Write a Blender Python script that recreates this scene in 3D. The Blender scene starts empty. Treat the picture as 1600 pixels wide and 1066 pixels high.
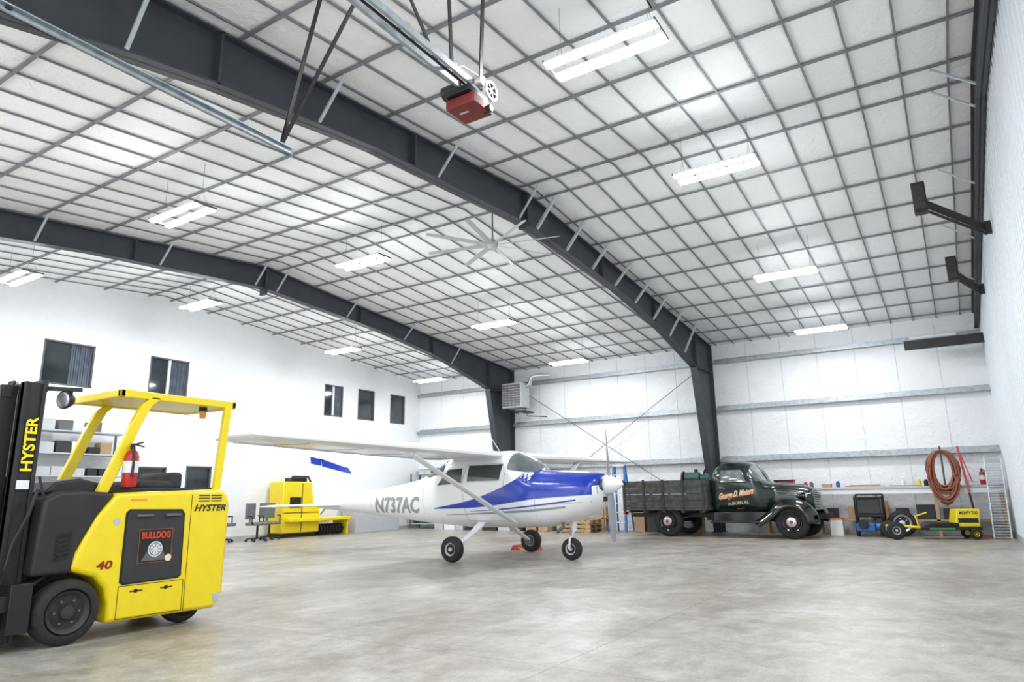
import bpy, bmesh, math, random
import numpy as np
from mathutils import Matrix, Vector
random.seed(7)
pi=math.pi
SC=bpy.context.scene
COL=SC.collection
try:
    SC.view_settings.view_transform='Standard'
except Exception: pass

# ------------------------------------------------------------------ materials
_m={}
def M(name,col,rough=.5,metal=0.,var=.06,scale=6.,bump=0.,bscale=40.,emit=0.,coat=0.,alpha=1.,trans=0.):
    if name in _m: return _m[name]
    m=bpy.data.materials.new(name); m.use_nodes=True
    nt=m.node_tree; b=nt.nodes['Principled BSDF']
    tc=nt.nodes.new('ShaderNodeTexCoord')
    nz=nt.nodes.new('ShaderNodeTexNoise'); nz.inputs['Scale'].default_value=scale; nz.inputs['Detail'].default_value=5
    nt.links.new(tc.outputs['Object'],nz.inputs['Vector'])
    rp=nt.nodes.new('ShaderNodeValToRGB')
    c0=[max(0,c*(1-var)) for c in col]; c1=[min(1,c*(1+var)) for c in col]
    rp.color_ramp.elements[0].color=(*c0,1); rp.color_ramp.elements[1].color=(*c1,1)
    rp.color_ramp.elements[0].position=.3; rp.color_ramp.elements[1].position=.7
    nt.links.new(nz.outputs['Fac'],rp.inputs['Fac'])
    nt.links.new(rp.outputs['Color'],b.inputs['Base Color'])
    b.inputs['Roughness'].default_value=rough; b.inputs['Metallic'].default_value=metal
    if coat: b.inputs['Coat Weight'].default_value=coat; b.inputs['Coat Roughness'].default_value=.08
    if trans: b.inputs['Transmission Weight'].default_value=trans
    if emit:
        b.inputs['Emission Color'].default_value=(*col,1); b.inputs['Emission Strength'].default_value=emit
    if bump:
        n2=nt.nodes.new('ShaderNodeTexNoise'); n2.inputs['Scale'].default_value=bscale; n2.inputs['Detail'].default_value=4
        nt.links.new(tc.outputs['Object'],n2.inputs['Vector'])
        bp=nt.nodes.new('ShaderNodeBump'); bp.inputs['Strength'].default_value=bump; bp.inputs['Distance'].default_value=.03
        nt.links.new(n2.outputs['Fac'],bp.inputs['Height']); nt.links.new(bp.outputs['Normal'],b.inputs['Normal'])
    _m[name]=m; return m
def node(nt,t,**k):
    n=nt.nodes.new(t)
    for a,v in k.items(): setattr(n,a,v)
    return n

WHITE=M('white_paint',(.84,.86,.88),.3,coat=.3,var=.02)
DRY=M('drywall_white',(.87,.89,.915),.75,var=.015,bump=.05)
STEEL=M('frame_grey_paint',(.040,.046,.058),.5,var=.15,scale=3)
GALV=M('galvanised',(.38,.42,.45),.45,.6,var=.2,scale=12)
BRACE=M('brace_galvanised',(.46,.50,.53),.5,.2,var=.1,scale=12)
STRAP=M('purlin_grey',(.21,.225,.24),.5,.3,var=.15)
BLACK=M('black_paint',(.010,.010,.011),.45,var=.3)
BLK2=M('black_satin',(.018,.018,.02),.55,var=.2)
RUB=M('rubber',(.02,.019,.018),.75,var=.35,scale=14,bump=.3,bscale=60)
YEL=M('yellow_paint',(.88,.68,.003),.32,coat=.4,var=.03)
YEL2=M('yellow_text',(.9,.75,.01),.5)
GREY=M('grey_plastic',(.12,.12,.125),.5,var=.1)
DGREY=M('dark_grey_panel',(.03,.03,.031),.55,var=.12)
LGREY=M('light_grey',(.50,.52,.54),.5,var=.06)
RED=M('red_paint',(.50,.015,.012),.35,coat=.3)
DRED=M('opener_red',(.17,.016,.012),.45)
BLUE=M('aircraft_blue',(.003,.036,.40),.22,coat=.4,var=.05)
CHROME=M('chrome',(.75,.75,.76),.15,1.,var=.03)
ALU=M('aluminium',(.6,.61,.62),.35,.8,var=.05)
GLASS=M('dark_glass',(.03,.04,.045),.04,var=.4,scale=1.5,coat=.6)
GLASS2=M('windshield_glass',(.14,.17,.18),.04,var=.5,scale=3,coat=.8)
TGREEN=M('truck_green',(.007,.018,.014),.22,coat=.6,var=.1)
TBLK=M('truck_black',(.005,.006,.006),.16,coat=.8,var=.1)
CREAM=M('cream_lettering',(.8,.70,.50),.6)
ORNG=M('orange_lettering',(.75,.14,.04),.6)
WOOD=M('weathered_wood',(.072,.074,.066),.8,var=.45,scale=9,bump=.4,bscale=20)
DWOOD=M('dark_wood',(.045,.042,.038),.8,var=.3)
PINE=M('pine_wood',(.45,.30,.16),.65,var=.2,scale=5)
CARD=M('cardboard',(.40,.27,.16),.8,var=.1)
HOSE=M('rubber_hose_rust',(.26,.085,.045),.55,var=.2)
TEAL=M('teal_machine',(.03,.10,.09),.4,var=.15)
BLUE2=M('ladder_blue',(.015,.12,.42),.4)
AMBER=M('amber_lens',(.9,.35,.02),.3)
GRN=M('green_paint',(.05,.35,.08),.5)
GTXT=M('registration_grey',(.30,.31,.33),.45)
LED=M('led_tube_glow',(.96,.985,1.),.4,emit=132.,var=0)
FABR=M('chair_fabric',(.05,.05,.055),.9,var=.2)
CHGREY=M('chair_grey_fabric',(.16,.165,.175),.9,var=.15)
CURT=M('curtain_blue_grey',(.10,.125,.16),.9,var=.3,scale=3)

def floor_mat():
    m=bpy.data.materials.new('concrete_floor'); m.use_nodes=True; nt=m.node_tree; b=nt.nodes['Principled BSDF']; L=nt.links.new
    geo=node(nt,'ShaderNodeNewGeometry')
    def noise(s,d,dist=0,sc=(1,1,1),ro=.6,off=(0,0,0)):
        mp=node(nt,'ShaderNodeMapping'); mp.inputs['Scale'].default_value=sc; mp.inputs['Location'].default_value=off; L(geo.outputs['Position'],mp.inputs['Vector'])
        n=node(nt,'ShaderNodeTexNoise'); n.inputs['Scale'].default_value=s; n.inputs['Detail'].default_value=d; n.inputs['Distortion'].default_value=dist; n.inputs['Roughness'].default_value=ro
        L(mp.outputs[0],n.inputs['Vector']); return n
    n1=noise(.55,14,.5,ro=.72); n2=noise(4.,14,.3,ro=.75); n3=noise(30,3); n4=noise(1.5,14,.8,(1,.4,1),.75,(5,3,0)); n5=noise(45,10,ro=.7); n6=noise(2.2,12,2.5,(.35,1.2,1),.7,(9,1,0))
    def ramp(n,p0,c0,p1,c1):
        r=node(nt,'ShaderNodeValToRGB'); e=r.color_ramp.elements; e[0].position=p0; e[0].color=(*c0,1); e[1].position=p1; e[1].color=(*c1,1)
        L(n.outputs['Fac'],r.inputs['Fac']); return r.outputs[0]
    a1=ramp(n1,.36,(.315,.285,.245),.62,(.46,.44,.41))
    a2=ramp(n2,.38,(.74,.725,.70),.58,(1.06,1.06,1.06))
    a4=ramp(n4,.40,(.80,.775,.73),.56,(1.04,1.04,1.05))
    a5=ramp(n5,.38,(.84,.84,.83),.58,(1.05,1.05,1.05))
    a6=ramp(n6,.60,(1,1,1),.68,(1.14,1.14,1.15))
    def mul(a,bb):
        x=node(nt,'ShaderNodeMix',data_type='RGBA',blend_type='MULTIPLY'); x.inputs[0].default_value=1; L(a,x.inputs[6]); L(bb,x.inputs[7]); return x.outputs[2]
    c=mul(mul(mul(mul(a1,a2),a4),a5),a6)
    sp=node(nt,'ShaderNodeSeparateXYZ'); L(geo.outputs['Position'],sp.inputs[0])
    def joint(out,period,off):
        a=node(nt,'ShaderNodeMath',operation='ADD'); L(out,a.inputs[0]); a.inputs[1].default_value=off+100*period
        mo=node(nt,'ShaderNodeMath',operation='MODULO'); L(a.outputs[0],mo.inputs[0]); mo.inputs[1].default_value=period
        lt=node(nt,'ShaderNodeMath',operation='LESS_THAN'); L(mo.outputs[0],lt.inputs[0]); lt.inputs[1].default_value=.014; return lt.outputs[0]
    mx=node(nt,'ShaderNodeMath',operation='MAXIMUM'); L(joint(sp.outputs[0],3.5,2.4),mx.inputs[0]); L(joint(sp.outputs[1],3.6,-.6),mx.inputs[1])
    x=node(nt,'ShaderNodeMix',data_type='RGBA'); 
    ml=node(nt,'ShaderNodeMath',operation='MULTIPLY'); L(mx.outputs[0],ml.inputs[0]); ml.inputs[1].default_value=.5
    L(ml.outputs[0],x.inputs[0]); L(c,x.inputs[6]); x.inputs[7].default_value=(.12,.10,.09,1)
    L(x.outputs[2],b.inputs['Base Color'])
    rr=node(nt,'ShaderNodeMapRange'); rr.inputs[3].default_value=.26; rr.inputs[4].default_value=.5; L(n2.outputs['Fac'],rr.inputs[0]); L(rr.outputs[0],b.inputs['Roughness'])
    bp=node(nt,'ShaderNodeBump'); bp.inputs['Strength'].default_value=.08; L(n3.outputs['Fac'],bp.inputs['Height']); L(bp.outputs[0],b.inputs['Normal'])
    return m
def insul_mat(name,base,dk,bs,s2=9):
    m=bpy.data.materials.new(name); m.use_nodes=True; nt=m.node_tree; b=nt.nodes['Principled BSDF']; L=nt.links.new
    geo=node(nt,'ShaderNodeNewGeometry')
    n=node(nt,'ShaderNodeTexNoise'); n.inputs['Scale'].default_value=1.8; n.inputs['Detail'].default_value=6; n.inputs['Distortion'].default_value=1.0
    L(geo.outputs['Position'],n.inputs['Vector'])
    n2=node(nt,'ShaderNodeTexNoise'); n2.inputs['Scale'].default_value=s2; n2.inputs['Detail'].default_value=5; n2.inputs['Distortion'].default_value=1.2; L(geo.outputs['Position'],n2.inputs['Vector'])
    r=node(nt,'ShaderNodeValToRGB'); e=r.color_ramp.elements; e[0].position=.3;e[1].position=.65
    e[0].color=(base[0]*dk,base[1]*dk,base[2]*dk,1); e[1].color=(*base,1)
    L(n.outputs['Fac'],r.inputs['Fac']); L(r.outputs[0],b.inputs['Base Color'])
    b.inputs['Roughness'].default_value=.55
    ad=node(nt,'ShaderNodeMath',operation='MULTIPLY_ADD'); L(n2.outputs['Fac'],ad.inputs[0]); ad.inputs[1].default_value=.5; L(n.outputs['Fac'],ad.inputs[2])
    bp=node(nt,'ShaderNodeBump'); bp.inputs['Strength'].default_value=bs; bp.inputs['Distance'].default_value=.12
    L(ad.outputs[0],bp.inputs['Height']); L(bp.outputs[0],b.inputs['Normal'])
    return m
FLOOR=floor_mat()
INS=insul_mat('white_insulation',(.91,.925,.94),.98,.3,11)
INSW=insul_mat('white_wall_insulation',(.85,.875,.90),.96,.38)

# ------------------------------------------------------------------ mesh builder
class MB:
    def __init__(s): s.v=[]; s.f=[]; s.m=[]
    def add(s,vs,fs,m=0):
        o=len(s.v); s.v+= [tuple(map(float,v)) for v in vs]
        for f in fs: s.f.append([i+o for i in f]); s.m.append(m)
        return s
    def box(s,a,b,m=0):
        x0,y0,z0=a;x1,y1,z1=b
        return s.add([(x0,y0,z0),(x1,y0,z0),(x1,y1,z0),(x0,y1,z0),(x0,y0,z1),(x1,y0,z1),(x1,y1,z1),(x0,y1,z1)],
         [(0,3,2,1),(4,5,6,7),(0,1,5,4),(1,2,6,5),(2,3,7,6),(3,0,4,7)],m)
    def beam(s,p,q,w,h,m=0,up=(0,0,1)):
        p=Vector(p);q=Vector(q);d=(q-p).normalized();u=Vector(up)
        if abs(d.dot(u))>.98: u=Vector((1,0,0))
        a=d.cross(u).normalized();b=a.cross(d)
        vs=[]
        for c in (p,q):
            for i,j in ((-1,-1),(1,-1),(1,1),(-1,1)): vs.append(c+a*(i*w/2)+b*(j*h/2))
        return s.add(vs,[(3,2,1,0),(4,5,6,7),(0,1,5,4),(1,2,6,5),(2,3,7,6),(3,0,4,7)],m)
    def cyl(s,p,q,r,r2=None,n=16,m=0):
        r2=r if r2 is None else r2
        return s.tube([p,q],[r,r2],n,m)
    def tube(s,pts,r,n=8,m=0,closed=False):
        pts=[Vector(p) for p in pts]; k=len(pts)
        rs=r if isinstance(r,(list,tuple)) else [r]*k
        rings=[];pa=None
        for i,p in enumerate(pts):
            if closed: d=(pts[(i+1)%k]-pts[i-1])
            else: d=(pts[min(i+1,k-1)]-pts[max(i-1,0)])
            if d.length<1e-9: d=Vector((0,0,1))
            d.normalize()
            if pa is None:
                u=Vector((0,0,1)) if abs(d.z)<.9 else Vector((1,0,0))
                a=d.cross(u).normalized()
            else:
                a=(pa-d*pa.dot(d)).normalized()
            pa=a;b=d.cross(a)
            rings.append([p+(a*math.cos(2*pi*j/n)+b*math.sin(2*pi*j/n))*rs[i] for j in range(n)])
        return s.loft(rings,m,caps=not closed,wrap=closed)
    def loft(s,rings,m=0,caps=True,wrap=False,ring=True):
        n=len(rings[0]);o=len(s.v)
        for r in rings: s.v+=[tuple(map(float,p)) for p in r]
        K=len(rings)
        for i in range(K if wrap else K-1):
            i2=(i+1)%K
            for j in range(n if ring else n-1):
                j2=(j+1)%n
                s.f.append([o+i*n+j,o+i*n+j2,o+i2*n+j2,o+i2*n+j]); s.m.append(m)
        if caps and ring and not wrap:
            s.f.append([o+j for j in range(n)][::-1]); s.m.append(m)
            s.f.append([o+(K-1)*n+j for j in range(n)]); s.m.append(m)
        return s
    def lathe(s,prof,c,axis,n=24,m=0):
        c=Vector(c);d=Vector(axis).normalized();u=Vector((0,0,1)) if abs(d.z)<.9 else Vector((1,0,0))
        a=d.cross(u).normalized();b=d.cross(a)
        rings=[[c+d*t+(a*math.cos(2*pi*j/n)+b*math.sin(2*pi*j/n))*max(r,1e-4) for j in range(n)] for t,r in prof]
        return s.loft(rings,m)
    def prism(s,poly,axis,a,b,m=0):
        def P(u,v,w):
            return {'x':(w,u,v),'y':(u,w,v),'z':(u,v,w)}[axis]
        n=len(poly)
        vs=[P(u,v,a) for u,v in poly]+[P(u,v,b) for u,v in poly]
        fs=[list(range(n))[::-1],list(range(n,2*n))]+[(i,(i+1)%n,(i+1)%n+n,i+n) for i in range(n)]
        return s.add(vs,fs,m)
    def sph(s,c,r,n=12,m=0,sc=(1,1,1)):
        rings=[]
        for i in range(1,n):
            t=pi*i/n
            rings.append([(c[0]+sc[0]*r*math.sin(t)*math.cos(2*pi*j/(2*n)),c[1]+sc[1]*r*math.sin(t)*math.sin(2*pi*j/(2*n)),c[2]+sc[2]*r*math.cos(t)) for j in range(2*n)])
        return s.loft(rings,m)
    def make(s,name,mats,parent=None,bevel=0,ang=35,world=False,seg=2,sub=0,solid=0):
        me=bpy.data.meshes.new(name)
        vs=s.v
        if world and parent is not None:
            inv=parent.matrix_basis.inverted(); vs=[tuple(inv@Vector(v)) for v in vs]
        me.from_pydata(vs,[],s.f)
        if not isinstance(mats,(list,tuple)): mats=[mats]
        for q in mats: me.materials.append(q)
        for p,i in zip(me.polygons,s.m): p.material_index=i; p.use_smooth=True
        bm=bmesh.new(); bm.from_mesh(me)
        bmesh.ops.recalc_face_normals(bm,faces=bm.faces); bm.to_mesh(me); bm.free()
        try: me.set_sharp_from_angle(angle=math.radians(ang))
        except Exception: pass
        ob=bpy.data.objects.new(name,me); COL.objects.link(ob)
        if parent is not None: ob.parent=parent
        if solid:
            q=ob.modifiers.new('s','SOLIDIFY'); q.thickness=solid; q.offset=0
        if bevel:
            q=ob.modifiers.new('b','BEVEL'); q.width=bevel; q.segments=seg; q.limit_method='ANGLE'; q.angle_limit=math.radians(40)
        if sub:
            q=ob.modifiers.new('u','SUBSURF'); q.levels=sub; q.render_levels=sub
        return ob
def tag(o,label,cat,group=None):
    o['label']=label; o['category']=cat
    if group: o['group']=group
    return o
def thing(name,label,cat,loc=(0,0,0),rz=0,group=None):
    e=bpy.data.objects.new(name,None); e.empty_display_size=.2; COL.objects.link(e)
    e.location=loc; e.rotation_euler=(0,0,rz)
    e.matrix_basis=Matrix.Translation(Vector(loc))@Matrix.Rotation(rz,4,'Z')
    return tag(e,label,cat,group)
def struct(o): o['kind']='structure'; return o
def text2d(body,shear=0,bold=0.,spacing=1.,dense=False):
    cu=bpy.data.curves.new('t','FONT'); cu.body=body; cu.size=1; cu.shear=shear; cu.offset=bold; cu.space_character=spacing; cu.resolution_u=3
    ob=bpy.data.objects.new('t',cu); COL.objects.link(ob); bpy.context.view_layer.update()
    me=bpy.data.meshes.new_from_object(ob.evaluated_get(bpy.context.evaluated_depsgraph_get()))
    if dense:
        bm=bmesh.new(); bm.from_mesh(me)
        bmesh.ops.triangulate(bm,faces=bm.faces)
        for _ in range(3):
            es=[e for e in bm.edges if e.calc_length()>.14]
            if not es: break
            bmesh.ops.subdivide_edges(bm,edges=es,cuts=1)
            bmesh.ops.triangulate(bm,faces=bm.faces)
        bm.to_mesh(me); bm.free()
    vs=[(v.co.x,v.co.y) for v in me.vertices]; fs=[list(p.vertices) for p in me.polygons]
    bpy.data.objects.remove(ob); bpy.data.meshes.remove(me)
    xs=[v[0] for v in vs]; ys=[v[1] for v in vs]
    return vs,fs,min(xs),max(xs),min(ys),max(ys)
def text(name,body,w,h,org,ux,uy,mat,parent,shear=0,bold=0.02,mapf=None,world=False,spacing=1.):
    vs,fs,x0,x1,y0,y1=text2d(body,shear,bold,spacing,mapf is not None)
    ux=Vector(ux);uy=Vector(uy);org=Vector(org);out=[]
    for x,y in vs:
        p=org+ux*((x-x0)/(x1-x0)*w)+uy*((y-y0)/(y1-y0)*h)
        if mapf: p=mapf(p)
        out.append(p)
    b=MB(); b.add(out,fs)
    return b.make(name,mat,parent,world=world)

# ------------------------------------------------------------------ room
XL,XR,YF,YB=-17.34,.97,-.98,20.5
YR=9.76; ZR=6.42; SL=.0881
def roof(y): return ZR-SL*abs(y-YR)
ZE=roof(YB)
b=MB(); b.box((XL-.3,YF-3,-.2),(XR+.3,YB+.3,0)); struct(b.make('floor',FLOOR))
b=MB()
for ya,yb in ((YF-.2,YR),(YR,YB+.2)):
    b.add([(XL-.2,ya,roof(ya)),(XR+.2,ya,roof(ya)),(XR+.2,yb,roof(yb)),(XL-.2,yb,roof(yb))],[(0,1,2,3)])
    b.add([(XL-.2,ya,roof(ya)+.2),(XR+.2,ya,roof(ya)+.2),(XR+.2,yb,roof(yb)+.2),(XL-.2,yb,roof(yb)+.2)],[(0,1,2,3)])
struct(b.make('ceiling',INS))
b=MB(); b.box((XL-.2,YB,0),(XR+.2,YB+.15,ZE)); struct(b.make('wall_back',INSW))
wins=[(7.17,8.30,3.77,4.80),(9.69,10.77,3.77,4.80),(15.63,16.45,3.77,4.82),(17.16,17.97,3.77,4.84),(18.80,19.60,3.77,4.84),(9.55,10.40,1.0,1.95),(10.95,11.70,1.0,2.0)]
b=MB()
ys=sorted(set([YF-.2,YR,YB+.15]+[w[0] for w in wins]+[w[1] for w in wins]))
for ya,yb in zip(ys[:-1],ys[1:]):
    ym=(ya+yb)/2; hs=sorted([(w[2],w[3]) for w in wins if w[0]<=ym<=w[1]])
    z=0
    for h0,h1 in hs:
        b.box((XL-.15,ya,z),(XL,yb,h0)); z=h1
    b.prism([(ya,z),(yb,z),(yb,roof(yb)),(ya,roof(ya))],'x',XL-.15,XL)
struct(b.make('wall_left',DRY))
for i,(y0,y1,z0,z1) in enumerate(wins):
    b=MB(); t=.035
    x0,x1=XL-.13,XL+.008
    b.box((x0,y0,z0),(x1,y0+t,z1),0); b.box((x0,y1-t,z0),(x1,y1,z1),0); b.box((x0,y0,z0),(x1,y1,z0+t),0); b.box((x0,y0,z1-t),(x1,y1,z1),0)
    b.box((XL-.07,y0+t,z0+t),(XL-.055,y1-t,z1-t),1)
    ym=(y0+y1)/2
    if i in(1,2): b.box((XL-.055,ym-.03,z0),(XL-.01,ym+.03,z1),3)
    if i<3:
        ya=y0+(y1-y0)*.54; n=9
        for k in range(n):
            yy=ya+(y1-t-ya)*k/n; b.box((XL-.052,yy,z0+t),(XL-.04-.008*(k%2),yy+(y1-t-ya)/n*.8,z1-t),2)
    struct(b.make('window_%d'%(i+1),[GREY,GLASS,CURT,WHITE]))
b=MB()
b.prism([(YF,0),(YB,0),(YB,roof(YB)),(YR,ZR),(YF,roof(YF))],'x',XR,XR+.12)
for k in range(90):
    y=YF+.1+k*.24
    if y<YB: b.prism([(y,0),(y+.07,0),(y+.07,roof(y)-.02),(y,roof(y)-.02)],'x',XR-.035,XR+.01)
struct(b.make('wall_right',M('corrugated_white',(.80,.84,.88),.4,var=.03)))
b=MB(); b.box((XR-.045,YF,0),(XR-.035,YB,.12)); struct(b.make('baseboard_right',LGREY))
b=MB(); b.box((XL,YF,0),(XL+.02,YB,.1)); struct(b.make('baseboard_left',LGREY))

# frames ---------------------------------------------------------------
XF=[.865,-5.92,-13.03]
PY=[YR+s*(.3+1.12*k) for s in (1,-1) for k in range(10)]
PY=[y for y in PY if YF<y<YB-.05]
for fi,X in enumerate(XF):
    def rdepth(dy,fi=fi): return float(np.interp(dy,[0,4,6.5,9.15],[.60,.50,.64,1.0] if fi==1 else [.52,.44,.54,.95]))
    e=thing('portal_frame',['dark grey steel roof frame beside the corrugated wall','dark grey steel portal frame with tapered column and rafters','dark grey steel portal frame carrying the wall heater'][fi],'steel frame',(X,YB-.3,0),group='portal frames of the hangar')
    for sgn in (1,-1):
        b=MB(); N=12; W=.1 if fi else .05
        LN=9.15 if fi else 10.6
        ys=[YR+sgn*LN*k/N for k in range(N+1)]
        dd=rdepth if fi else (lambda dy: float(np.interp(dy,[0,5,10.6],[.45,.42,.42])))
        top=[(y,roof(y)-.035) for y in ys]; bot=[(y,roof(y)-.035-dd(abs(y-YR))) for y in ys]
        for k in range(N):
            b.prism([bot[k],bot[k+1],top[k+1],top[k]],'x',X-.01,X+.01)
            for p0,p1,t in ((bot[k],bot[k+1],.022),(top[k],top[k+1],-.022)):
                b.prism([(p0[0],p0[1]),(p1[0],p1[1]),(p1[0],p1[1]+t),(p0[0],p0[1]+t)],'x',X-W,X+W)
        if fi: b.box((X-W,YR+min(0,sgn*.03),roof(YR)-.70),(X+W,YR+max(0,sgn*.03),roof(YR)-.05))
        for k in (4,8):
            y=ys[k]; b.box((X-W,y-.012,bot[k][1]-.0),(X+W,y+.012,top[k][1]))
        b.make('rafter',STEEL,e,world=True,ang=20)
        if fi==0: continue
        yo=YR+sgn*10.66; yk=YR+sgn*9.15; zk=roof(yk)-.035-1.0; yb_=YR+sgn*10.2
        b=MB()
        b.prism([(yb_,0),(yo,0),(yo,roof(yo)-.05),(yk,roof(yk)-.04),(yk,zk)],'x',X-.01,X+.01)
        def strip(p,q,t):
            d=Vector((q[0]-p[0],q[1]-p[1])).normalized();n=Vector((-d.y,d.x))*t
            b.prism([p,q,(q[0]+n.x,q[1]+n.y),(p[0]+n.x,p[1]+n.y)],'x',X-W,X+W)
        strip((yb_,0),(yk,zk),.02); strip((yo,0),(yo,roof(yo)-.06),.02); strip((yk,roof(yk)-.04),(yo,roof(yo)-.05),.02)
        strip((yk,zk),(yo,zk+.02),.02)
        b.box((X-W,yk-.012,zk-.05),(X+W,yk+.012,roof(yk)-.04))
        b.box((X-.14,min(yb_-sgn*.05,yo),0),(X+.14,max(yb_-sgn*.05,yo),.025))
        b.make('column',STEEL,e,world=True,ang=20)
    for j,y in enumerate(PY):
        dy=abs(y-YR)
        if dy>9: continue
        if fi!=1 and j%2: continue
        if y<YR and j%2: continue
        zb=roof(y)-.035-(rdepth(dy) if fi else .42)
        b=MB(); s2=-1 if fi==0 else 1
        big=fi==1 and y>YR
        b.beam((X+s2*(.09 if fi else .05),y,zb+.03),(X+s2*.5,y,roof(y)-.06),.06 if big else .036,.04 if big else .022)
        b.make('flange_brace',BRACE,e,world=True)
for i,y in enumerate(PY):
    b=MB(); z=roof(y)
    b.box((XL+.01,y-.021,z-.035),(XR-.05,y+.021,z-.012))
    tag(b.make('roof_purlin',STRAP),'grey steel purlin under the white insulated roof','purlin','roof purlins')
xs=[]; x=XR-.4
while x>XL+.2: xs.append(x); x-=.52
for x in xs:
    for sgn in (1,-1):
        b=MB(); ye=YB-.01 if sgn>0 else YF
        b.beam((x,YR,ZR-.02),(x,ye,roof(ye)-.02),.023,.02)
        tag(b.make('ceiling_strap',STRAP),'narrow grey steel strap holding up the white insulation','strap','straps under the roof insulation')
bays=[(XF[1]+.12,XR-.05),(XF[2]+.12,XF[1]-.12),(XL+.02,XF[2]-.12)]
for (xa,xb) in bays:
    for z in (4.93,3.52,2.03):
        b=MB(); b.box((xa,YB-.2,z),(xb,YB-.003,z+.02)); b.box((xa,YB-.2,z-.06),(xb,YB-.19,z)); b.box((xa,YB-.02,z),(xb,YB-.003,z+.1))
        tag(b.make('wall_girt',GALV),'galvanised steel girt running across the insulated wall','girt','wall girts')
SEAM=M('insulation_seam',(.60,.62,.65),.6)
for k,(xa,xb) in enumerate(bays):
    b=MB(); n=int((xb-xa)/1.1)
    for j in range(1,n+1):
        x=xa+(xb-xa)*j/(n+1); b.box((x-.008,YB-.006,.0),(x+.008,YB-.001,ZE))
    struct(b.make('trim_%d'%(k+1),SEAM))
for (p,q) in (((-12.7,YB-.22,4.8),(-6.1,YB-.22,.5)),((-12.7,YB-.26,.5),(-6.1,YB-.26,4.8))):
    b=MB(); b.cyl(p,q,.011,n=8)
    tag(b.make('brace_rod',GREY),'thin steel diagonal brace rod between two columns','brace rod','wall bracing rods')

# ------------------------------------------------------------------ LED fixtures
def fixture(loc):
    e=thing('light_fixture','white twin-strip LED light hanging from thin wires under the roof','ceiling light',loc,group='hanging LED lights')
    L=.58; S=.128
    for s in (-1,1):
        b=MB(); y=s*S
        b.prism([(y-.056,.0),(y+.056,.0),(y+.04,.035),(y-.04,.035)],'x',-L,L)
        b.make('housing',WHITE,e)
        b=MB(); n=8
        b.loft([[(x,y+.056*math.cos(pi+pi*j/n),-.001+.034*math.sin(pi+pi*j/n)) for j in range(n+1)] for x in (-L+.01,L-.01)],ring=False,caps=False)
        b.make('led_tube',LED,e)
    for x in (-L-.012,L-.0):
        b=MB(); b.box((x,-.185,-.005),(x+.012,.185,.03)); b.make('end_cap',GREY,e)
    c=roof(loc[1])-loc[2]-.01
    for x in (-L+.1,L-.1):
        b=MB(); b.tube([(x,-S,.035),(x,0,.25),(x,S,.035)],.0025,5); b.cyl((x,0,.25),(x,0,c),.0025,n=5); b.make('hanging_wire',GREY,e)
    return e
for X in (-2.38,-9.4,-14.74):
    for Y in (1.4,5.5,9.3,13.92,17.9):
        fixture((X,Y,roof(Y)-.72))

# ------------------------------------------------------------------ ceiling fan
e=thing('ceiling_fan','large eight-blade silver ceiling fan hanging from the ridge','ceiling fan',(-6.6,9.76,5.56))
b=MB(); b.cyl((0,0,.05),(0,0,.84),.014,n=10); b.lathe([(0,.02),(.0,.08),(.07,.05),(.08,.02)],(0,0,.76),(0,0,1),16); b.make('downrod',GREY,e)
b=MB(); b.lathe([(-.08,.02),(-.08,.07),(-.02,.10),(.04,.10),(.1,.05),(.12,.02)],(0,0,0),(0,0,1),20); b.make('motor',LGREY,e)
FAN=M('fan_silver',(.50,.52,.53),.4,.2)
for k in range(8):
    a=2*pi*k/8+.25; c,s=math.cos(a),math.sin(a)
    b=MB(); rings=[]
    for r,w in ((.1,.03),(.2,.048),(1.2,.04),(1.27,.03)):
        rings.append([(r*c-q*s,r*s+q*c,z) for q,z in ((-w,-.014),(w,.008),(w,.014),(-w,-.008))])
    b.loft(rings); b.make('blade',FAN,e)

# ------------------------------------------------------------------ door opener and tracks
zt=4.42
for X,lab in ((-5.09,'galvanised overhead door track with black V hangers'),(-1.35,'galvanised overhead door track')):
    e=thing('door_track',lab,'door track',(X,1.5,zt),group='overhead door tracks')
    b=MB(); b.box((X-.025,YF,zt-.03),(X-.015,4.03,zt+.03)); b.box((X-.025,YF,zt+.02),(X+.025,4.03,zt+.03)); b.box((X-.025,YF,zt-.03),(X+.01,4.03,zt-.02)); b.make('rail',GALV,e,world=True)
    for dx,dy in ((.45,.0),(.95,.1)):
        b=MB(); b.beam((X,3.9,zt+.02),(X+dx*(1 if X<-3 else -.5),3.9+dy,roof(3.9+dy)-.02),.04,.012); b.make('hanger',BLACK,e,world=True)
    if X<-3:
        b=MB(); b.beam((X,1.6,zt),(X+.05,1.7,roof(1.7)-.02),.04,.012); b.make('hanger',BLACK,e,world=True)
e=thing('door_opener','red and black electric hangar door opener on a suspended steel rail','door opener',(-3.1,4.2,zt))
b=MB()
for x in (-3.10,-2.99): b.box((x,YF,zt),(x+.028,4.1,zt+.06))
for k in range(9): b.box((-3.10,YF+.2+k*.58,zt+.06),(-2.96,YF+.24+k*.58,zt+.07))
b.make('rail',GALV,e,world=True)
b=MB(); b.tube([(-3.03,YF,zt+.02),(-3.03,4.2,zt+.02)],.012,6); b.make('chain',BLACK,e,world=True)
b=MB(); b.box((-3.24,4.10,zt-.15),(-2.95,4.38,zt-.055)); b.make('cover',DRED,e,world=True,bevel=.012)
b=MB(); b.box((-3.17,4.2,zt-.1535),(-3.08,4.22,zt-.1495)); b.make('cover_decal',LGREY,e,world=True)
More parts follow.
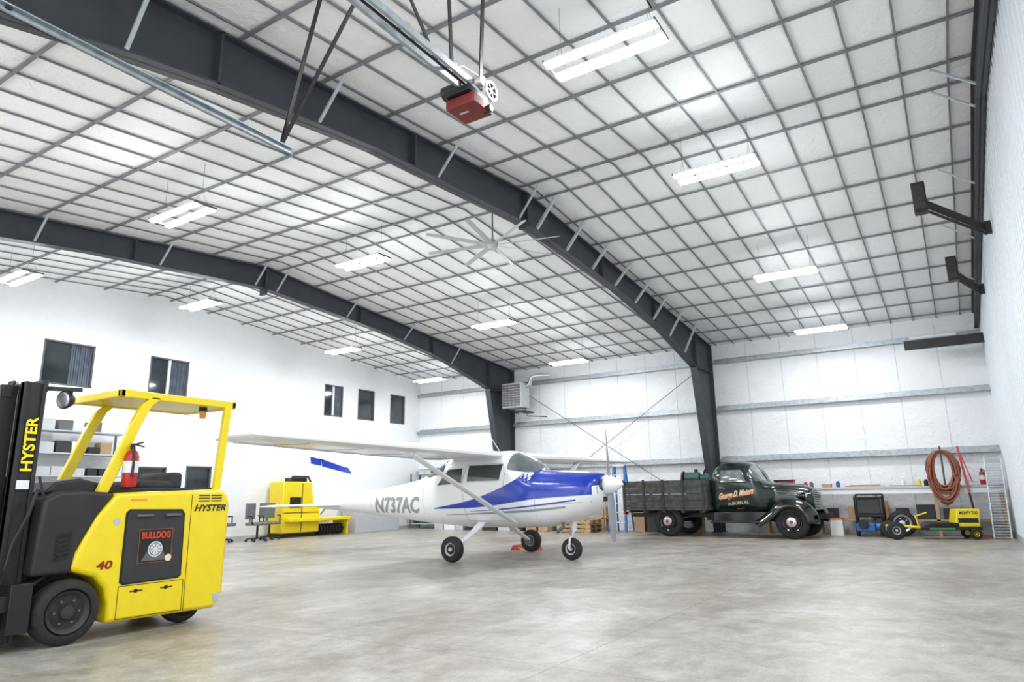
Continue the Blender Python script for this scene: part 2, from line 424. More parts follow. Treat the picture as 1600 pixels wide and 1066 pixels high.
b=MB(); b.cyl((-3.28,4.14,zt+.03),(-3.06,4.14,zt+.03),.065,n=18); b.box((-3.22,4.06,zt-.055),(-2.97,4.34,zt+.0)); b.box((-3.25,4.2,zt-.0),(-3.14,4.32,zt+.09)); b.cyl((-3.0,4.32,zt-.12),(-2.92,4.32,zt-.12),.035); b.make('motor',BLACK,e,world=True,bevel=.006)
b=MB()
b.lathe([(-.01,.068),(-.01,.088),(.01,.088),(.01,.068),(-.01,.068)],(-2.89,4.27,zt+.0),(1,0,0),24)
for k in range(3): b.beam((-2.89,4.27-.08*math.cos(k*pi/3),zt-.08*math.sin(k*pi/3)),(-2.89,4.27+.08*math.cos(k*pi/3),zt+.08*math.sin(k*pi/3)),.01,.008)
b.cyl((-2.95,4.16,zt+.04),(-2.89,4.16,zt+.04),.045); b.make('pulley',ALU,e,world=True)
b=MB(); b.box((-3.16,3.95,zt+.07),(-3.05,4.05,zt+.15)); b.tube([(-3.1,4.0,zt+.15),(-3.05,4.1,zt+.2),(-2.97,4.22,zt+.14),(-2.93,4.27,zt+.03)],.01,6); b.make('junction_box',WHITE,e,world=True)
for (p,q) in (((-3.13,4.05,zt+.06),(-3.2,4.05,roof(4)-.02)),((-2.95,4.2,zt+.0),(-2.9,4.2,roof(4.2)-.02)),((-3.13,3.9,zt+.06),(-3.75,4.0,roof(4)-.02))):
    b=MB(); b.beam(p,q,.04,.012); b.make('hanger',BLACK,e,world=True)

for (bx,by,bz,ax,ay,az) in ((.05,11.4,5.37,.66,12.4,5.05),(.42,15.3,5.27,.66,16.25,5.02)):
    e=thing('wall_heater_unit','black box unit on a dark bracket arm beside the wall','wall unit',(ax,ay,az),group='bracket-mounted wall units')
    b=MB(); b.box((bx-.09,by-.08,bz-.24),(bx+.09,by+.08,bz+.24)); 
    b.make('casing',BLACK,e,world=True,bevel=.01)
    b=MB(); b.box((bx-.08,by-.09,bz-.2),(bx+.07,by-.08,bz+.2)) 
    for k in range(4): b.box((bx-.08,by-.094,bz-.17+k*.09),(bx+.08,by-.09,bz-.15+k*.09))
    b.make('vent',DGREY,e,world=True)
    b=MB(); b.beam((bx,by,bz-.05),(ax+.2,ay,az),.05,.1); b.beam((bx,by,bz-.16),(ax+.2,ay,az-.1),.03,.03); b.box((ax+.18,ay-.04,az-.1),(XR-.04,ay+.04,az+.1)); b.make('bracket_arm',BLK2,e,world=True)
e=thing('steel_header','dark steel header with a light roll mounted high in the corner','header',(.1,19.4,4.6))
b=MB(); b.box((-.72,19.35,4.60),(XR-.03,19.5,4.72)); b.box((-.72,19.35,4.48),(XR-.03,19.37,4.60)); b.make('beam',BLK2,e,world=True)
b=MB(); b.cyl((-.6,19.6,4.82),(.4,19.6,4.82),.035,n=10); b.make('roll',WHITE,e,world=True)

# ------------------------------------------------------------------ heater unit
e=thing('unit_heater','white louvred gas unit heater with flue pipe hung by the column','heater',(-12.3,19.5,4.3))
b=MB(); b.box((-12.72,19.3,3.98),(-11.95,19.85,4.82)); b.make('casing',LGREY,e,world=True,bevel=.02)
b=MB()
for k in range(9): b.box((-12.68,19.27,4.04+k*.083),(-12.0,19.3,4.09+k*.083))
for k in range(5): b.box((-12.64+k*.15,19.265,4.02),(-12.62+k*.15,19.28,4.78))
b.make('louvre',GREY,e,world=True)
b=MB(); b.tube([(-12.0,19.6,4.7),(-11.8,19.6,4.75),(-11.72,19.6,5.0),(-11.5,19.7,5.05),(-11.2,19.9,5.05)],.07,12); b.make('flue_pipe',ALU,e,world=True)
b=MB(); b.box((-12.7,19.3,3.9),(-12.6,20.2,3.95)); b.box((-12.3,19.5,3.86),(-12.0,20.2,3.9)); b.tube([(-12.0,19.6,4.0),(-11.9,19.6,3.7),(-11.5,20.2,3.7)],.018,6)
b.make('gas_pipe',BLACK,e,world=True)

# ------------------------------------------------------------------ hull helper
def herm(xs,ys,x):
    xs=list(xs);n=len(xs)
    if x<=xs[0]: return ys[0]
    if x>=xs[-1]: return ys[-1]
    i=max(k for k in range(n-1) if xs[k]<=x)
    def sl(k):
        if k==0: return (ys[1]-ys[0])/(xs[1]-xs[0])
        if k==n-1: return (ys[-1]-ys[-2])/(xs[-1]-xs[-2])
        a=(ys[k]-ys[k-1])/(xs[k]-xs[k-1]);c=(ys[k+1]-ys[k])/(xs[k+1]-xs[k])
        return 0 if a*c<=0 else 2*a*c/(a+c)
    h=xs[i+1]-xs[i];t=(x-xs[i])/h;m0,m1=sl(i)*h,sl(i+1)*h
    return (2*t**3-3*t*t+1)*ys[i]+(t**3-2*t*t+t)*m0+(-2*t**3+3*t*t)*ys[i+1]+(t**3-t*t)*m1
class Hull:
    def __init__(s,st):
        st=sorted(st); s.x=[a[0] for a in st]; s.c=[[a[k] for a in st] for k in (1,2,3,4)]
    def at(s,x): return [herm(s.x,c,x) for c in s.c]
    def pt(s,x,t,k=1.):
        zb,zt,hw,n=s.at(x); zc=(zb+zt)/2;hh=(zt-zb)/2
        c,q=math.cos(t),math.sin(t)
        return (x,hw*k*math.copysign(abs(c)**(2/n),c),zc+hh*k*math.copysign(abs(q)**(2/n),q))
    def surf(s,x,z):
        zb,zt,hw,n=s.at(x); zc=(zb+zt)/2;hh=(zt-zb)/2
        return hw*max(0,1-min(1,abs((z-zc)/hh))**n)**(1/n)
    def body(s,b,step=.08,n=40,m=0,paint=None):
        k=int((s.x[-1]-s.x[0])/step)+1
        xs=[s.x[0]+(s.x[-1]-s.x[0])*i/k for i in range(k+1)]
        o=len(b.f)
        b.loft([[s.pt(x,2*pi*j/n) for j in range(n)] for x in xs],m)
        if paint:
            for fi in range(o,len(b.f)):
                f=b.f[fi]; cx=sum(b.v[i][0] for i in f)/len(f); cz=sum(b.v[i][2] for i in f)/len(f)
                if paint(cx,cz): b.m[fi]=paint(cx,cz)
    def patch(s,b,quad,off=.006,side=-1,m=0,nx=10,nz=6):
        (ax,az),(bx,bz),(cx,cz),(dx,dz)=quad
        rows=[]
        for i in range(nx+1):
            u=i/nx;row=[]
            for j in range(nz+1):
                v=j/nz
                x=(1-v)*((1-u)*ax+u*bx)+v*((1-u)*dx+u*cx); z=(1-v)*((1-u)*az+u*bz)+v*((1-u)*dz+u*cz)
                row.append((x,side*(s.surf(x,z)+off),z))
            rows.append(row)
        b.loft(rows,m,ring=False)
    def band(s,b,xs,lo,hi,off=.004,side=-1,m=0,nz=5,n=48):
        rows=[]
        for i in range(n+1):
            x=xs[0]+(xs[-1]-xs[0])*i/n
            l=herm(xs,lo,x);h=herm(xs,hi,x);zb,zt,hw,nn=s.at(x)
            h=min(h,zt-.0005)
            rows.append([(x,side*(s.surf(x,l+(h-l)*j/nz)+off),l+(h-l)*j/nz) for j in range(nz+1)])
        b.loft(rows,m,ring=False)
    def over(s,b,x0,x1,zf,k=1.008,m=0,nx=14,nt=26,off=None):
        rows=[]
        for i in range(nx+1):
            x=x0+(x1-x0)*i/nx; zb,zt,hw,n=s.at(x); zc=(zb+zt)/2;hh=(zt-zb)/2
            q=min(.999,max(0,(zf(x)-zc)/hh)); t0=math.asin(q**(n/2))
            rows.append([s.pt(x,t0+(pi-2*t0)*j/nt,k) for j in range(nt+1)])
        b.loft(rows,m,ring=False)
    def line(s,b,pts,r=.004,off=.002,side=-1,m=0):
        out=[]
        for (x0,z0),(x1,z1) in zip(pts[:-1],pts[1:]):
            for i in range(6):
                x=x0+(x1-x0)*i/6;z=z0+(z1-z0)*i/6; out.append((x,side*(s.surf(x,z)+off),z))
        x,z=pts[-1]; out.append((x,side*(s.surf(x,z)+off),z)); b.tube(out,r,4,m)

def wheel(parent,c,axis,r,w,hub,hubr=.5,name='wheel',capmat=None,world=False,bolts=5):
    c=Vector(c);a=Vector(axis).normalized()
    b=MB(); hw=w/2;ri=r*hubr*1.08
    b.lathe([(-hw*.6,ri),(-hw,ri+.01),(-hw,r*.86),(-hw*.75,r*.97),(-hw*.3,r),(hw*.3,r),(hw*.75,r*.97),(hw,r*.86),(hw,ri+.01),(hw*.6,ri)],c,a,36)
    t=b.make(name,RUB,parent,world=world,ang=50)
    b=MB()
    b.lathe([(-hw*.7,.01),(-hw*.7,ri),(hw*.75,ri),(hw*.95,ri*.97),(hw*.8,ri*.85),(hw*.45,ri*.7),(hw*.5,ri*.35),(hw*.9,ri*.3),(hw*.95,ri*.1),(hw*.95,.001)],c,a,30)
    u=a.cross(Vector((0,0,1))).normalized();v=a.cross(u)
    for k in range(bolts):
        q=c+(u*math.cos(2*pi*k/bolts)+v*math.sin(2*pi*k/bolts))*ri*.55+a*hw*.45
        b.cyl(q,q+a*.025,r*.04,n=6,m=1)
    if world:
        inv=parent.matrix_basis.inverted(); b.v=[tuple(inv@Vector(p)) for p in b.v]
    o=b.make('hub',[hub,capmat or DGREY],None,ang=40); o.parent=t
    return t

# ------------------------------------------------------------------ AIRPLANE
PL=thing('airplane','white high-wing single-propeller airplane with blue nose stripes parked on concrete','airplane',(-7.44,10.99,0),math.radians(-2))
H=Hull([(2.36,1.0,1.41,.25,2.2),(2.30,.90,1.45,.355,2.3),(2.1,.77,1.48,.42,2.5),(1.7,.64,1.51,.465,2.7),(1.25,.555,1.54,.495,2.8),(1.18,.55,1.55,.50,2.8),
 (.95,.54,1.70,.515,2.7),(.66,.53,1.86,.53,2.7),(.45,.53,1.92,.54,2.7),(-.4,.53,1.92,.54,2.7),(-.8,.55,1.86,.52,2.6),(-1.3,.58,1.62,.46,2.4),(-1.8,.62,1.45,.405,2.3),(-2.8,.72,1.30,.30,2.1),(-4.0,.82,1.18,.18,2.),(-4.9,.88,1.08,.07,2.),(-5.05,.92,1.05,.03,2.)])
top=[(2.34,1.50),(1.6,1.62),(1.2,1.60),(1.0,1.49),(.8,1.36),(.3,1.16),(-.3,1.0),(-1.1,.885)]
low=[(2.34,1.10),(1.6,1.06),(1.2,1.035),(1.0,1.01),(.8,.985),(.3,.925),(-.3,.885),(-1.1,.872)]
xs=[t[0] for t in top][::-1]; tl=[t[1] for t in top][::-1]; ll=[t[1] for t in low][::-1]
b=MB(); H.body(b,.045,64,0,paint=lambda x,z:1 if (x>1.13 and z>1.25) else 0)
for sd in (-1,1):
    H.band(b,xs,ll,tl,.004,sd,1,nz=8)
    H.band(b,[-.2,.6,1.3,2.0],[.82,.86,.92,1.0],[.825,.88,.945,1.02],.005,sd,1,nz=2)
    H.band(b,[-.8,.2,1.0,1.8],[.755,.78,.81,.88],[.76,.81,.85,.91],.005,sd,2,nz=2)
    H.line(b,[(.62,1.62),(.52,.66),(-.28,.66),(-.36,1.3),(-.28,1.66),(.62,1.68)],side=sd,m=2)
    H.line(b,[(1.22,1.5),(1.22,.6)],side=sd,m=2); H.line(b,[(1.22,.93),(2.25,.98)],side=sd,m=2)
    H.line(b,[(-1.4,1.5),(-1.4,.64)],side=sd,m=2,r=.003); H.line(b,[(-3.0,1.22),(-3.0,.78)],side=sd,m=2,r=.003)
b.make('fuselage',[WHITE,BLUE,GTXT],PL,ang=60)
for sd in (-1,1):
    for q in (((-.24,1.36),(.50,1.36),(.56,1.66),(-.22,1.66)),((-1.0,1.30),(-.36,1.34),(-.36,1.62),(-.72,1.60))):
        b=MB(); H.patch(b,q,.007,sd); b.make('side_window',GLASS,PL,ang=60)
        b=MB(); H.line(b,list(q)+[q[0]],r=.009,off=.004,side=sd); b.make('window_frame',WHITE,PL)
b=MB(); H.over(b,.64,1.17,lambda x:1.50+.06*max(0,(1.0-x)/.4),k=1.011); b.make('windshield',GLASS2,PL,ang=60)
b=MB(); H.over(b,-1.42,-.86,lambda x:1.50 if x>-1.2 else 1.47); b.make('rear_window',GLASS,PL,ang=60)
def mp(p): return Vector((p.x,-(H.surf(p.x,p.z)+.006),p.z))
text('registration_lettering','N737AC',1.38,.32,(-2.88,0,.785),(1,0,0),(.0,0,1),GTXT,PL,shear=.15,bold=.03,mapf=mp)
def mp2(p): return Vector((p.x,(H.surf(p.x,p.z)+.006),p.z))
text('registration_lettering','N737AC',1.38,.32,(-1.5,0,.785),(-1,0,0),(0,0,1),GTXT,PL,shear=.15,bold=.03,mapf=mp2)
for sd in (-1,1):
    b=MB(); b.lathe([(-.02,.01),(-.02,.085),(.012,.095),(.012,.08),(.0,.08),(-.0,.01)],(2.36,sd*.17,1.26),(1,0,0),18); b.make('air_intake',BLACK,PL)
b=MB(); b.box((2.3,-.12,.98),(2.37,.12,1.06)); b.make('air_intake',BLACK,PL,bevel=.01)
b=MB(); b.tube([(1.6,-.2,.68),(1.62,-.22,.56),(1.5,-.24,.47)],.03,10); b.make('exhaust_pipe',GREY,PL)
def foil(x0,ch,y,z,th,f0=0,f1=1,n=14):
    us=[f0+(f1-f0)*(1-math.cos(pi*i/n))/2 for i in range(n+1)]
    def t(u): return 5*th*(.2969*math.sqrt(u)-.126*u-.3516*u*u+.2843*u**3-.1036*u**4)
    up=[(x0-u*ch,y,z+ch*(t(u)*1.15+.018*math.sin(pi*u))) for u in us]
    lo=[(x0-u*ch,y,z-ch*(t(u)*.75-.012*math.sin(pi*u))) for u in us]
    return up+lo[::-1]
def zw(y): return 1.80+.014*abs(y)
def wing_sec(y):
    a=abs(y)
    if a<=2.55: return .47,1.62,.12
    t=(a-2.55)/(5.3-2.55); return .47-.10*t,1.62-.5*t,.12-.02*t
BEAD=M('bead_grey',(.55,.55,.56),.4)
for sd in (-1,1):
    ys=[0,.5,1,1.5,2,2.55,3,3.5,4,4.5,5.0,5.3]
    b=MB(); rings=[]
    for y in ys:
        x0,ch,th=wing_sec(y); rings.append(foil(x0,ch,sd*y,zw(y),th,0,.74))
    b.loft(rings,0)
    x0,ch,th=wing_sec(5.3)
    tr=[]
    for k in range(6):
        q=k/5; y=5.3+.17*math.sin(q*pi/2); s_=max(.04,math.cos(q*pi/2))
        cc=ch*(.55+.45*s_); tr.append(foil(x0-ch*.12*(1-s_),cc,sd*y,zw(y)+.03*(1-s_),th*max(.15,s_),0,1))
    b.loft(tr,0)
    for y in (1.2,2.55,3.6,4.6):
        x0,ch,th=wing_sec(y)
        b.tube([(x0-ch*u,sd*y,zw(y)-ch*5*th*.75*(.2969*math.sqrt(u)-.126*u-.3516*u*u+.2843*u**3-.1036*u**4)+ch*.012*math.sin(pi*u)-.001) for u in (.1,.25,.4,.55,.72)],.005,4,1)
    w=b.make('wing',[WHITE,GTXT],PL,ang=50)
    for nm2,ya,yb in (('flap',.56,2.5),('aileron',2.6,5.25)):
        b=MB(); rings=[]
        for k in range(7):
            y=ya+(yb-ya)*k/6; x0,ch,th=wing_sec(y); rings.append(foil(x0,ch,sd*y,zw(y)-.004,th,.755,1,6))
        b.loft(rings,0)
        for k in range(int((yb-ya)/.09)):
            y=ya+.05+k*.09; x0,ch,th=wing_sec(y)
            def zb_(u): return zw(y)-.006-ch*5*th*.75*(.2969*math.sqrt(u)-.126*u-.3516*u*u+.2843*u**3-.1036*u**4)+ch*.012*math.sin(pi*u)
            b.tube([(x0-ch*.78,sd*y,zb_(.78)),(x0-ch*.96,sd*y,zb_(.96))],.006,4,1)
        o=b.make(nm2,[WHITE,BEAD],None,ang=50); o.parent=w
    b=MB()
    p=Vector((.80,sd*.5,.63));q=Vector((.30,sd*2.65,zw(2.65)-.07)); rings=[]
    for k in range(9):
        c=p+(q-p)*k/8; rings.append([(c.x+.075*math.cos(2*pi*j/12),c.y,c.z+.028*math.sin(2*pi*j/12)) for j in range(12)])
    b.loft(rings); b.make('wing_strut',WHITE,PL)
for sd in (-1,1):
    b=MB(); rings=[]
    for k in range(7):
        y=1.65*k/6; rings.append(foil(-4.05-.25*k/6,.62-.14*k/6,sd*y,.95,.09,0,1,8))
    b.loft(rings); b.make('tailplane',WHITE,PL,ang=50)
    b=MB(); rings=[]
    for k in range(7):
        y=.12+1.5*k/6; rings.append([(x,sd*y,z) for x,z in ((-4.69,.93),(-4.69,.97),(-5.05+.02*k,.953),(-5.05+.02*k,.947))])
    b.loft(rings)
    for k in range(14):
        y=.2+k*.1; b.tube([(-4.72,sd*y,.927),(-5.0,sd*y,.942)],.005,4,1)
    b.make('elevator',[WHITE,BEAD],PL)
b=MB()
def finring(z,xl,xt,t,sl=0):
    return [(x,y,z+sl*(xl-x)/(xl-xt)) for x,y in ((xl,0),(xl-.12*(xl-xt),-t*.8),(xl-.4*(xl-xt),-t),(xt,-t*.35),(xt,t*.35),(xl-.4*(xl-xt),t),(xl-.12*(xl-xt),t*.8))]
lev=[(1.05,-3.0,-4.75,.05),(1.25,-3.35,-4.8,.05),(1.45,-3.75,-4.85,.045,.1),(1.62,-3.91,-4.9,.043,.2),(1.76,-4.04,-4.95,.042,.24),(2.0,-4.25,-5.0,.038,.15),(2.2,-4.44,-5.05,.034,.05),(2.42,-4.68,-5.1,.03),(2.46,-4.8,-5.08,.015)]
rings=[finring(*l) for l in lev]
b.loft(rings[:4],0); b.loft(rings[3:5],1); b.loft(rings[4:],0)
b.make('fin',[WHITE,BLUE],PL,ang=60)
b=MB()
def rud(z,xa,xb,z2=0): return [(xa,-.03,z),(xb,-.006,z+z2),(xb,.006,z+z2),(xa,.03,z)]
b.loft([rud(.95,-4.83,-5.15),rud(1.84,-4.97,-5.31,.06)],0); b.loft([rud(1.84,-4.97,-5.31,.06),rud(2.0,-5.0,-5.34,.06)],1); b.loft([rud(2.0,-5.0,-5.34,.06),rud(2.46,-5.12,-5.42)],0)
b.make('rudder',[WHITE,BLUE],PL)
b=MB(); b.lathe([(0,.01),(0,.165),(.04,.162),(.12,.14),(.2,.10),(.27,.05),(.31,.012),(.32,.001)],(2.37,0,1.26),(1,0,0),28); b.make('spinner',WHITE,PL,ang=50)
pr=MB()
for s in (1,-1):
    rings=[]
    for r,w,tw,t in ((.1,.045,60,.03),(.2,.055,50,.025),(.35,.066,42,.018),(.55,.07,36,.013),(.75,.062,32,.01),(.88,.048,30,.008),(.945,.026,28,.006)):
        a=math.radians(tw); cx,cy=math.cos(a),math.sin(a)
        ring=[]
        for u,v in ((-1,0),(-.4,1),(.5,1),(1,0),(.5,-.6),(-.4,-.6)):
            yy=u*w*cx-v*t*cy; xx=-(u*w*cy+v*t*cx)*s
            ring.append((2.43+xx,yy,r*s))
        rings.append(ring)
    pr.loft(rings)
th=math.radians(4)
pr.v=[(x,y*math.cos(th)-z*math.sin(th),1.26+z*math.cos(th)+y*math.sin(th)) for x,y,z in pr.v]
pr.make('propeller',M('prop_grey',(.34,.36,.38),.35,.4),PL,ang=40)
for sd in (-1,1):
    b=MB(); rings=[]
    for t,w,h in ((0,.09,.02),(.3,.075,.018),(.7,.06,.016),(1,.05,.015)):
        y=.38+(1.14-.38)*t; z=.62-(.62-.24)*(t**.9); x=.0
        rings.append([(x+w,sd*y,z+h),(x-w,sd*y,z+h),(x-w*.9,sd*(y-.015),z-h),(x+w*.9,sd*(y-.015),z-h)])
    b.loft(rings); b.make('landing_gear_leg',WHITE,PL,bevel=.006)
    wheel(PL,(0,sd*1.24,.215),(0,sd,0),.215,.15,LGREY,.48,name='main_wheel')
    b=MB(); b.cyl((0,sd*1.12,.215),(0,sd*1.17,.215),.09,n=18); b.make('brake_disc',GREY,PL)
b=MB(); b.cyl((1.74,0,.75),(1.70,0,.48),.045); b.cyl((1.70,0,.5),(1.68,0,.38),.03,m=1)
b.tube([(1.68,0,.40),(1.67,-.09,.37),(1.65,-.095,.19)],.02,8); b.tube([(1.68,0,.40),(1.67,.09,.37),(1.65,.095,.19)],.02,8)
b.tube([(1.70,0,.55),(1.58,0,.47),(1.66,0,.39)],.012,6,1)
b.make('nose_gear_strut',[WHITE,CHROME],PL)
wheel(PL,(1.65,0,.185),(0,-1,0),.185,.13,LGREY,.5,name='nose_wheel')
b=MB(); b.tube([(-.2,0,1.93),(-.3,0,2.1),(-.55,0,2.25)],.008,6); b.make('antenna',WHITE,PL)
b=MB(); b.tube([(.0,.2,1.93),(-.2,.2,2.2)],.006,6); b.make('antenna',WHITE,PL)
b=MB(); b.tube([(-4.6,0,1.0),(-4.9,0,.75)],.02,6); b.make('tail_tie_down',LGREY,PL)
e=thing('wheel_chock','red wheel chock with rope beside the airplane wheel','wheel chock',(-7.4,12.55,0))
for (q0,q1) in ((-.6,-.42),(-.18,0)):
    b=MB(); b.prism([(q0,0),(q1,0),(q1-.05,.1),(q0+.05,.1)],'y',-.15,.15); b.make('wedge',RED,e,bevel=.008)
b=MB(); b.tube([(-.45,-.1,.05),(-.3,-.15,.02),(-.15,-.1,.05)],.01,6); b.make('rope',YEL,e)

# ------------------------------------------------------------------ FORKLIFT
xn,xf=-6.04,-7.06; Y0=2.93
FK=thing('forklift','yellow and black electric forklift with tall black mast and overhead guard','forklift',(-6.55,Y0+.6,0))
def fp(s,z): return (Y0+s,z)
def mk(b,n,m,**k): return b.make(n,m,FK,world=True,**k)
arc=[(.30*math.cos(a),.25+.30*math.sin(a)) for a in [math.radians(q) for q in (-18,5,30,55,78)]]
poly=[fp(.29,.12),fp(1.30,.11),fp(1.37,.25),fp(1.38,1.05),fp(1.35,1.16),fp(1.27,1.2),fp(.29,1.17),fp(.14,.98),fp(.05,.80),fp(.0,.68),fp(-.02,.56)]+[fp(*p) for p in arc[::-1][1:]]
b=MB(); b.prism(poly,'x',xf,xn); mk(b,'body_shell',YEL,bevel=.045,seg=4)
b=MB(); b.prism([fp(-.30,.54),fp(-.01,.54),fp(.01,.70),fp(.06,.80),fp(.15,.98),fp(.28,1.165),fp(.02,1.19),fp(-.16,1.18),fp(-.27,1.12)],'x',xf+.02,xn-.015)
b.prism([fp(-.27,.2),fp(.3,.2),fp(.3,.56),fp(-.3,.56)],'x',xf+.24,xn-.24)
mk(b,'front_cowl',BLK2,bevel=.03,seg=3)
b=MB(); b.box((xf+.12,Y0+.25,1.17),(xn-.1,Y0+1.3,1.215)); mk(b,'deck',BLACK,bevel=.01)
b=MB(); b.prism([fp(-.22,1.17),fp(.30,1.17),fp(.22,1.25),fp(.05,1.29),fp(-.14,1.26)],'x',xf+.2,xn-.16); mk(b,'dash_cowl',BLK2,bevel=.02,seg=3)
b=MB()
b.box((xf+.2,Y0+.58,1.2),(xn-.25,Y0+.95,1.28)); b.box((xf+.2,Y0+.9,1.2),(xn-.25,Y0+1.02,1.36)); mk(b,'seat',FABR,bevel=.035,seg=3)
b=MB(); b.tube([(xn-.2,Y0+.42,1.2),(xn-.2,Y0+.45,1.33)],.012,8); b.sph((xn-.2,Y0+.452,1.34),.022,6); mk(b,'control_lever',BLACK)
b=MB()
for k in range(6): b.beam((xn-.008,Y0-.15,.66+k*.035),(xn-.008,Y0-.04,.68+k*.035),.02,.012)
mk(b,'vent',BLACK)
b=MB()
for r in range(3): 
    for c in range(2): b.box((xn-.004,Y0+1.04+c*.13,1.085+r*.025),(xn+.003,Y0+1.15+c*.13,1.095+r*.025))
mk(b,'rear_vent',BLACK)
b=MB(); pl=[fp(.37,.43),fp(.37,1.0),fp(.40,1.03),fp(.88,1.02),fp(.91,.98),fp(.92,.44),fp(.89,.42),fp(.40,.41)]
b.prism(pl,'x',xn-.002,xn+.006); b.prism([(p[0]*.95+(Y0+.64)*.05,p[1]*.95+.72*.05) for p in pl],'x',xn+.006,xn+.010,1); mk(b,'battery_panel',[BLACK,DGREY])
b=MB(); b.box((xn+.01,Y0+.72,.965),(xn+.035,Y0+.86,.985)); b.box((xn+.01,Y0+.46,.965),(xn+.035,Y0+.6,.985)); mk(b,'panel_handle',GREY)
b=MB(); b.box((xn+.01,Y0+.50,.575),(xn+.014,Y0+.80,.855),0)
for q in (((.50,.575),(.80,.575)),((.50,.855),(.80,.855)),((.50,.575),(.50,.855)),((.80,.575),(.80,.855))): b.beam((xn+.014,Y0+q[0][0],q[0][1]),(xn+.014,Y0+q[1][0],q[1][1]),.003,.003,4)
b.prism([fp(.53,.59),fp(.77,.59),fp(.70,.70),fp(.60,.70)],'x',xn+.014,xn+.0155,2)
b.lathe([(0,.001),(0,.066),(.002,.066),(.002,.001)],(xn+.0155,Y0+.65,.685),(1,0,0),28,3); b.lathe([(0,.001),(0,.055),(.002,.055),(.002,.001)],(xn+.0175,Y0+.65,.685),(1,0,0),28,2); b.lathe([(0,.001),(0,.048),(.002,.048),(.002,.001)],(xn+.0190,Y0+.65,.685),(1,0,0),28,3)
for k in range(8):
    a=k*pi/4; b.beam((xn+.022,Y0+.65+.02*math.cos(a),.685+.02*math.sin(a)),(xn+.022,Y0+.65+.045*math.cos(a),.685+.045*math.sin(a)),.004,.004,2)
mk(b,'poster',[BLACK,RED,GREY,M('dial_white',(.7,.72,.7),.6),M('poster_border',(.45,.16,.06),.6)])
text('poster_lettering','BULLDOG',.26,.06,(xn+.018,Y0+.52,.775),(0,1,0),(0,0,1),M('poster_red',(.62,.05,.02),.5),FK,bold=.04,world=True)
b=MB(); b.lathe([(0,.001),(0,.03),(.003,.03),(.003,.001)],(xn+.016,Y0+.775,.605),(1,0,0),16); mk(b,'round_sticker',CREAM)
b=MB()
for q in (((.37,.14),(.37,.40)),((.95,.14),(.95,.40)),((.37,.14),(.95,.14)),((.37,.40),(.95,.40)),((.97,.13),(.97,1.15))):
    b.beam((xn+.0005,Y0+q[0][0],q[0][1]),(xn+.0005,Y0+q[1][0],q[1][1]),.005,.005)
for s in (.47,.74): b.box((xn-.002,Y0+s,.345),(xn+.003,Y0+s+.11,.358)); b.lathe([(0,.001),(0,.018),(.003,.018),(.003,.001)],(xn,Y0+s+.05,.352),(1,0,0),12)
mk(b,'access_door_seam',M('dark_yellow_seam',(.12,.08,.0),.6))  # dark yellow seam outlines and latch slots on the side panel
text('brand_lettering','HYSTER',.33,.062,(xn+.004,Y0+1.0,.995),(0,1,0),(0,0,1),BLACK,FK,shear=.3,bold=.03,world=True)
text('capacity_lettering','40',.13,.07,(xn+.004,Y0+.17,.55),(0,1,0),(0,0,1),M('decal_red',(.28,.010,.008),.5),FK,shear=.1,bold=.03,world=True)
b=MB(); b.box((xn+.001,Y0+1.26,.17),(xn+.004,Y0+1.32,.25),0); mk(b,'decal',LGREY)
b=MB(); b.lathe([(0,.001),(0,.03),(.003,.03),(.003,.001)],(xn,Y0+.30,.93),(1,0,0),14); mk(b,'gauge_sticker',LGREY)
b=MB(); b.box((xn+.001,Y0+.40,1.10),(xn+.004,Y0+.54,1.115),0); mk(b,'warning_decal',[M('decal_orange',(.8,.3,.05),.5)])
for x,sg in ((xn-.095,1),(xf+.095,-1)):
    wheel(FK,(x,Y0-.0,.25),(sg,0,0),.25,.19,DGREY,.62,name='drive_wheel',world=True,capmat=GREY,bolts=6)
for x,sg in ((xn-.22,1),(xf+.22,-1)):
    wheel(FK,(x,Y0+1.08,.19),(sg,0,0),.19,.14,DGREY,.6,name='steer_wheel',world=True)
for x0 in (xn-.12,xf+.12):
    b=MB(); pts=[(0,1.17),(.11,1.45),(.22,1.75),(.31,1.95),(.40,2.03)]
    rings=[]
    for i,(s_,z_) in enumerate(pts):
        c0=(x0,Y0+.20+s_,z_); 
        rings.append([(x0-.03,Y0+.155+s_,z_),(x0+.03,Y0+.155+s_,z_),(x0+.03,Y0+.25+s_,z_),(x0-.03,Y0+.25+s_,z_)])
    b.loft(rings); mk(b,'front_guard_leg',YEL,bevel=.008)
b=MB(); b.beam((xn-.08,Y0+1.26,1.18),(xn-.10,Y0+1.34,2.03),.05,.07,up=(0,1,0)); mk(b,'rear_guard_leg',YEL,bevel=.008)
b=MB(); x0,x1=xf+.09,xn-.09; ya,yb=Y0+.26,Y0+1.43
b.box((x0,ya,2.0),(x1,ya+.05,2.07)); b.box((x0,yb-.05,2.0),(x1,yb,2.07)); b.box((x0,ya,2.0),(x0+.05,yb,2.07)); b.box((x1-.05,ya,2.0),(x1,yb,2.07))
for k in range(9):
    x=x0+.09+(x1-x0-.18)*k/8; b.box((x-.040,ya+.02,2.01),(x+.040,yb-.02,2.05))
mk(b,'overhead_guard',YEL,bevel=.01)
b=MB(); b.cyl((xn-.3,Y0+1.2,2.02),(xn-.3,Y0+1.2,1.97),.04,m=0); b.cyl((xn-.3,Y0+1.2,1.97),(xn-.3,Y0+1.2,1.90),.035,.028,m=1); mk(b,'strobe_light',[BLACK,AMBER])
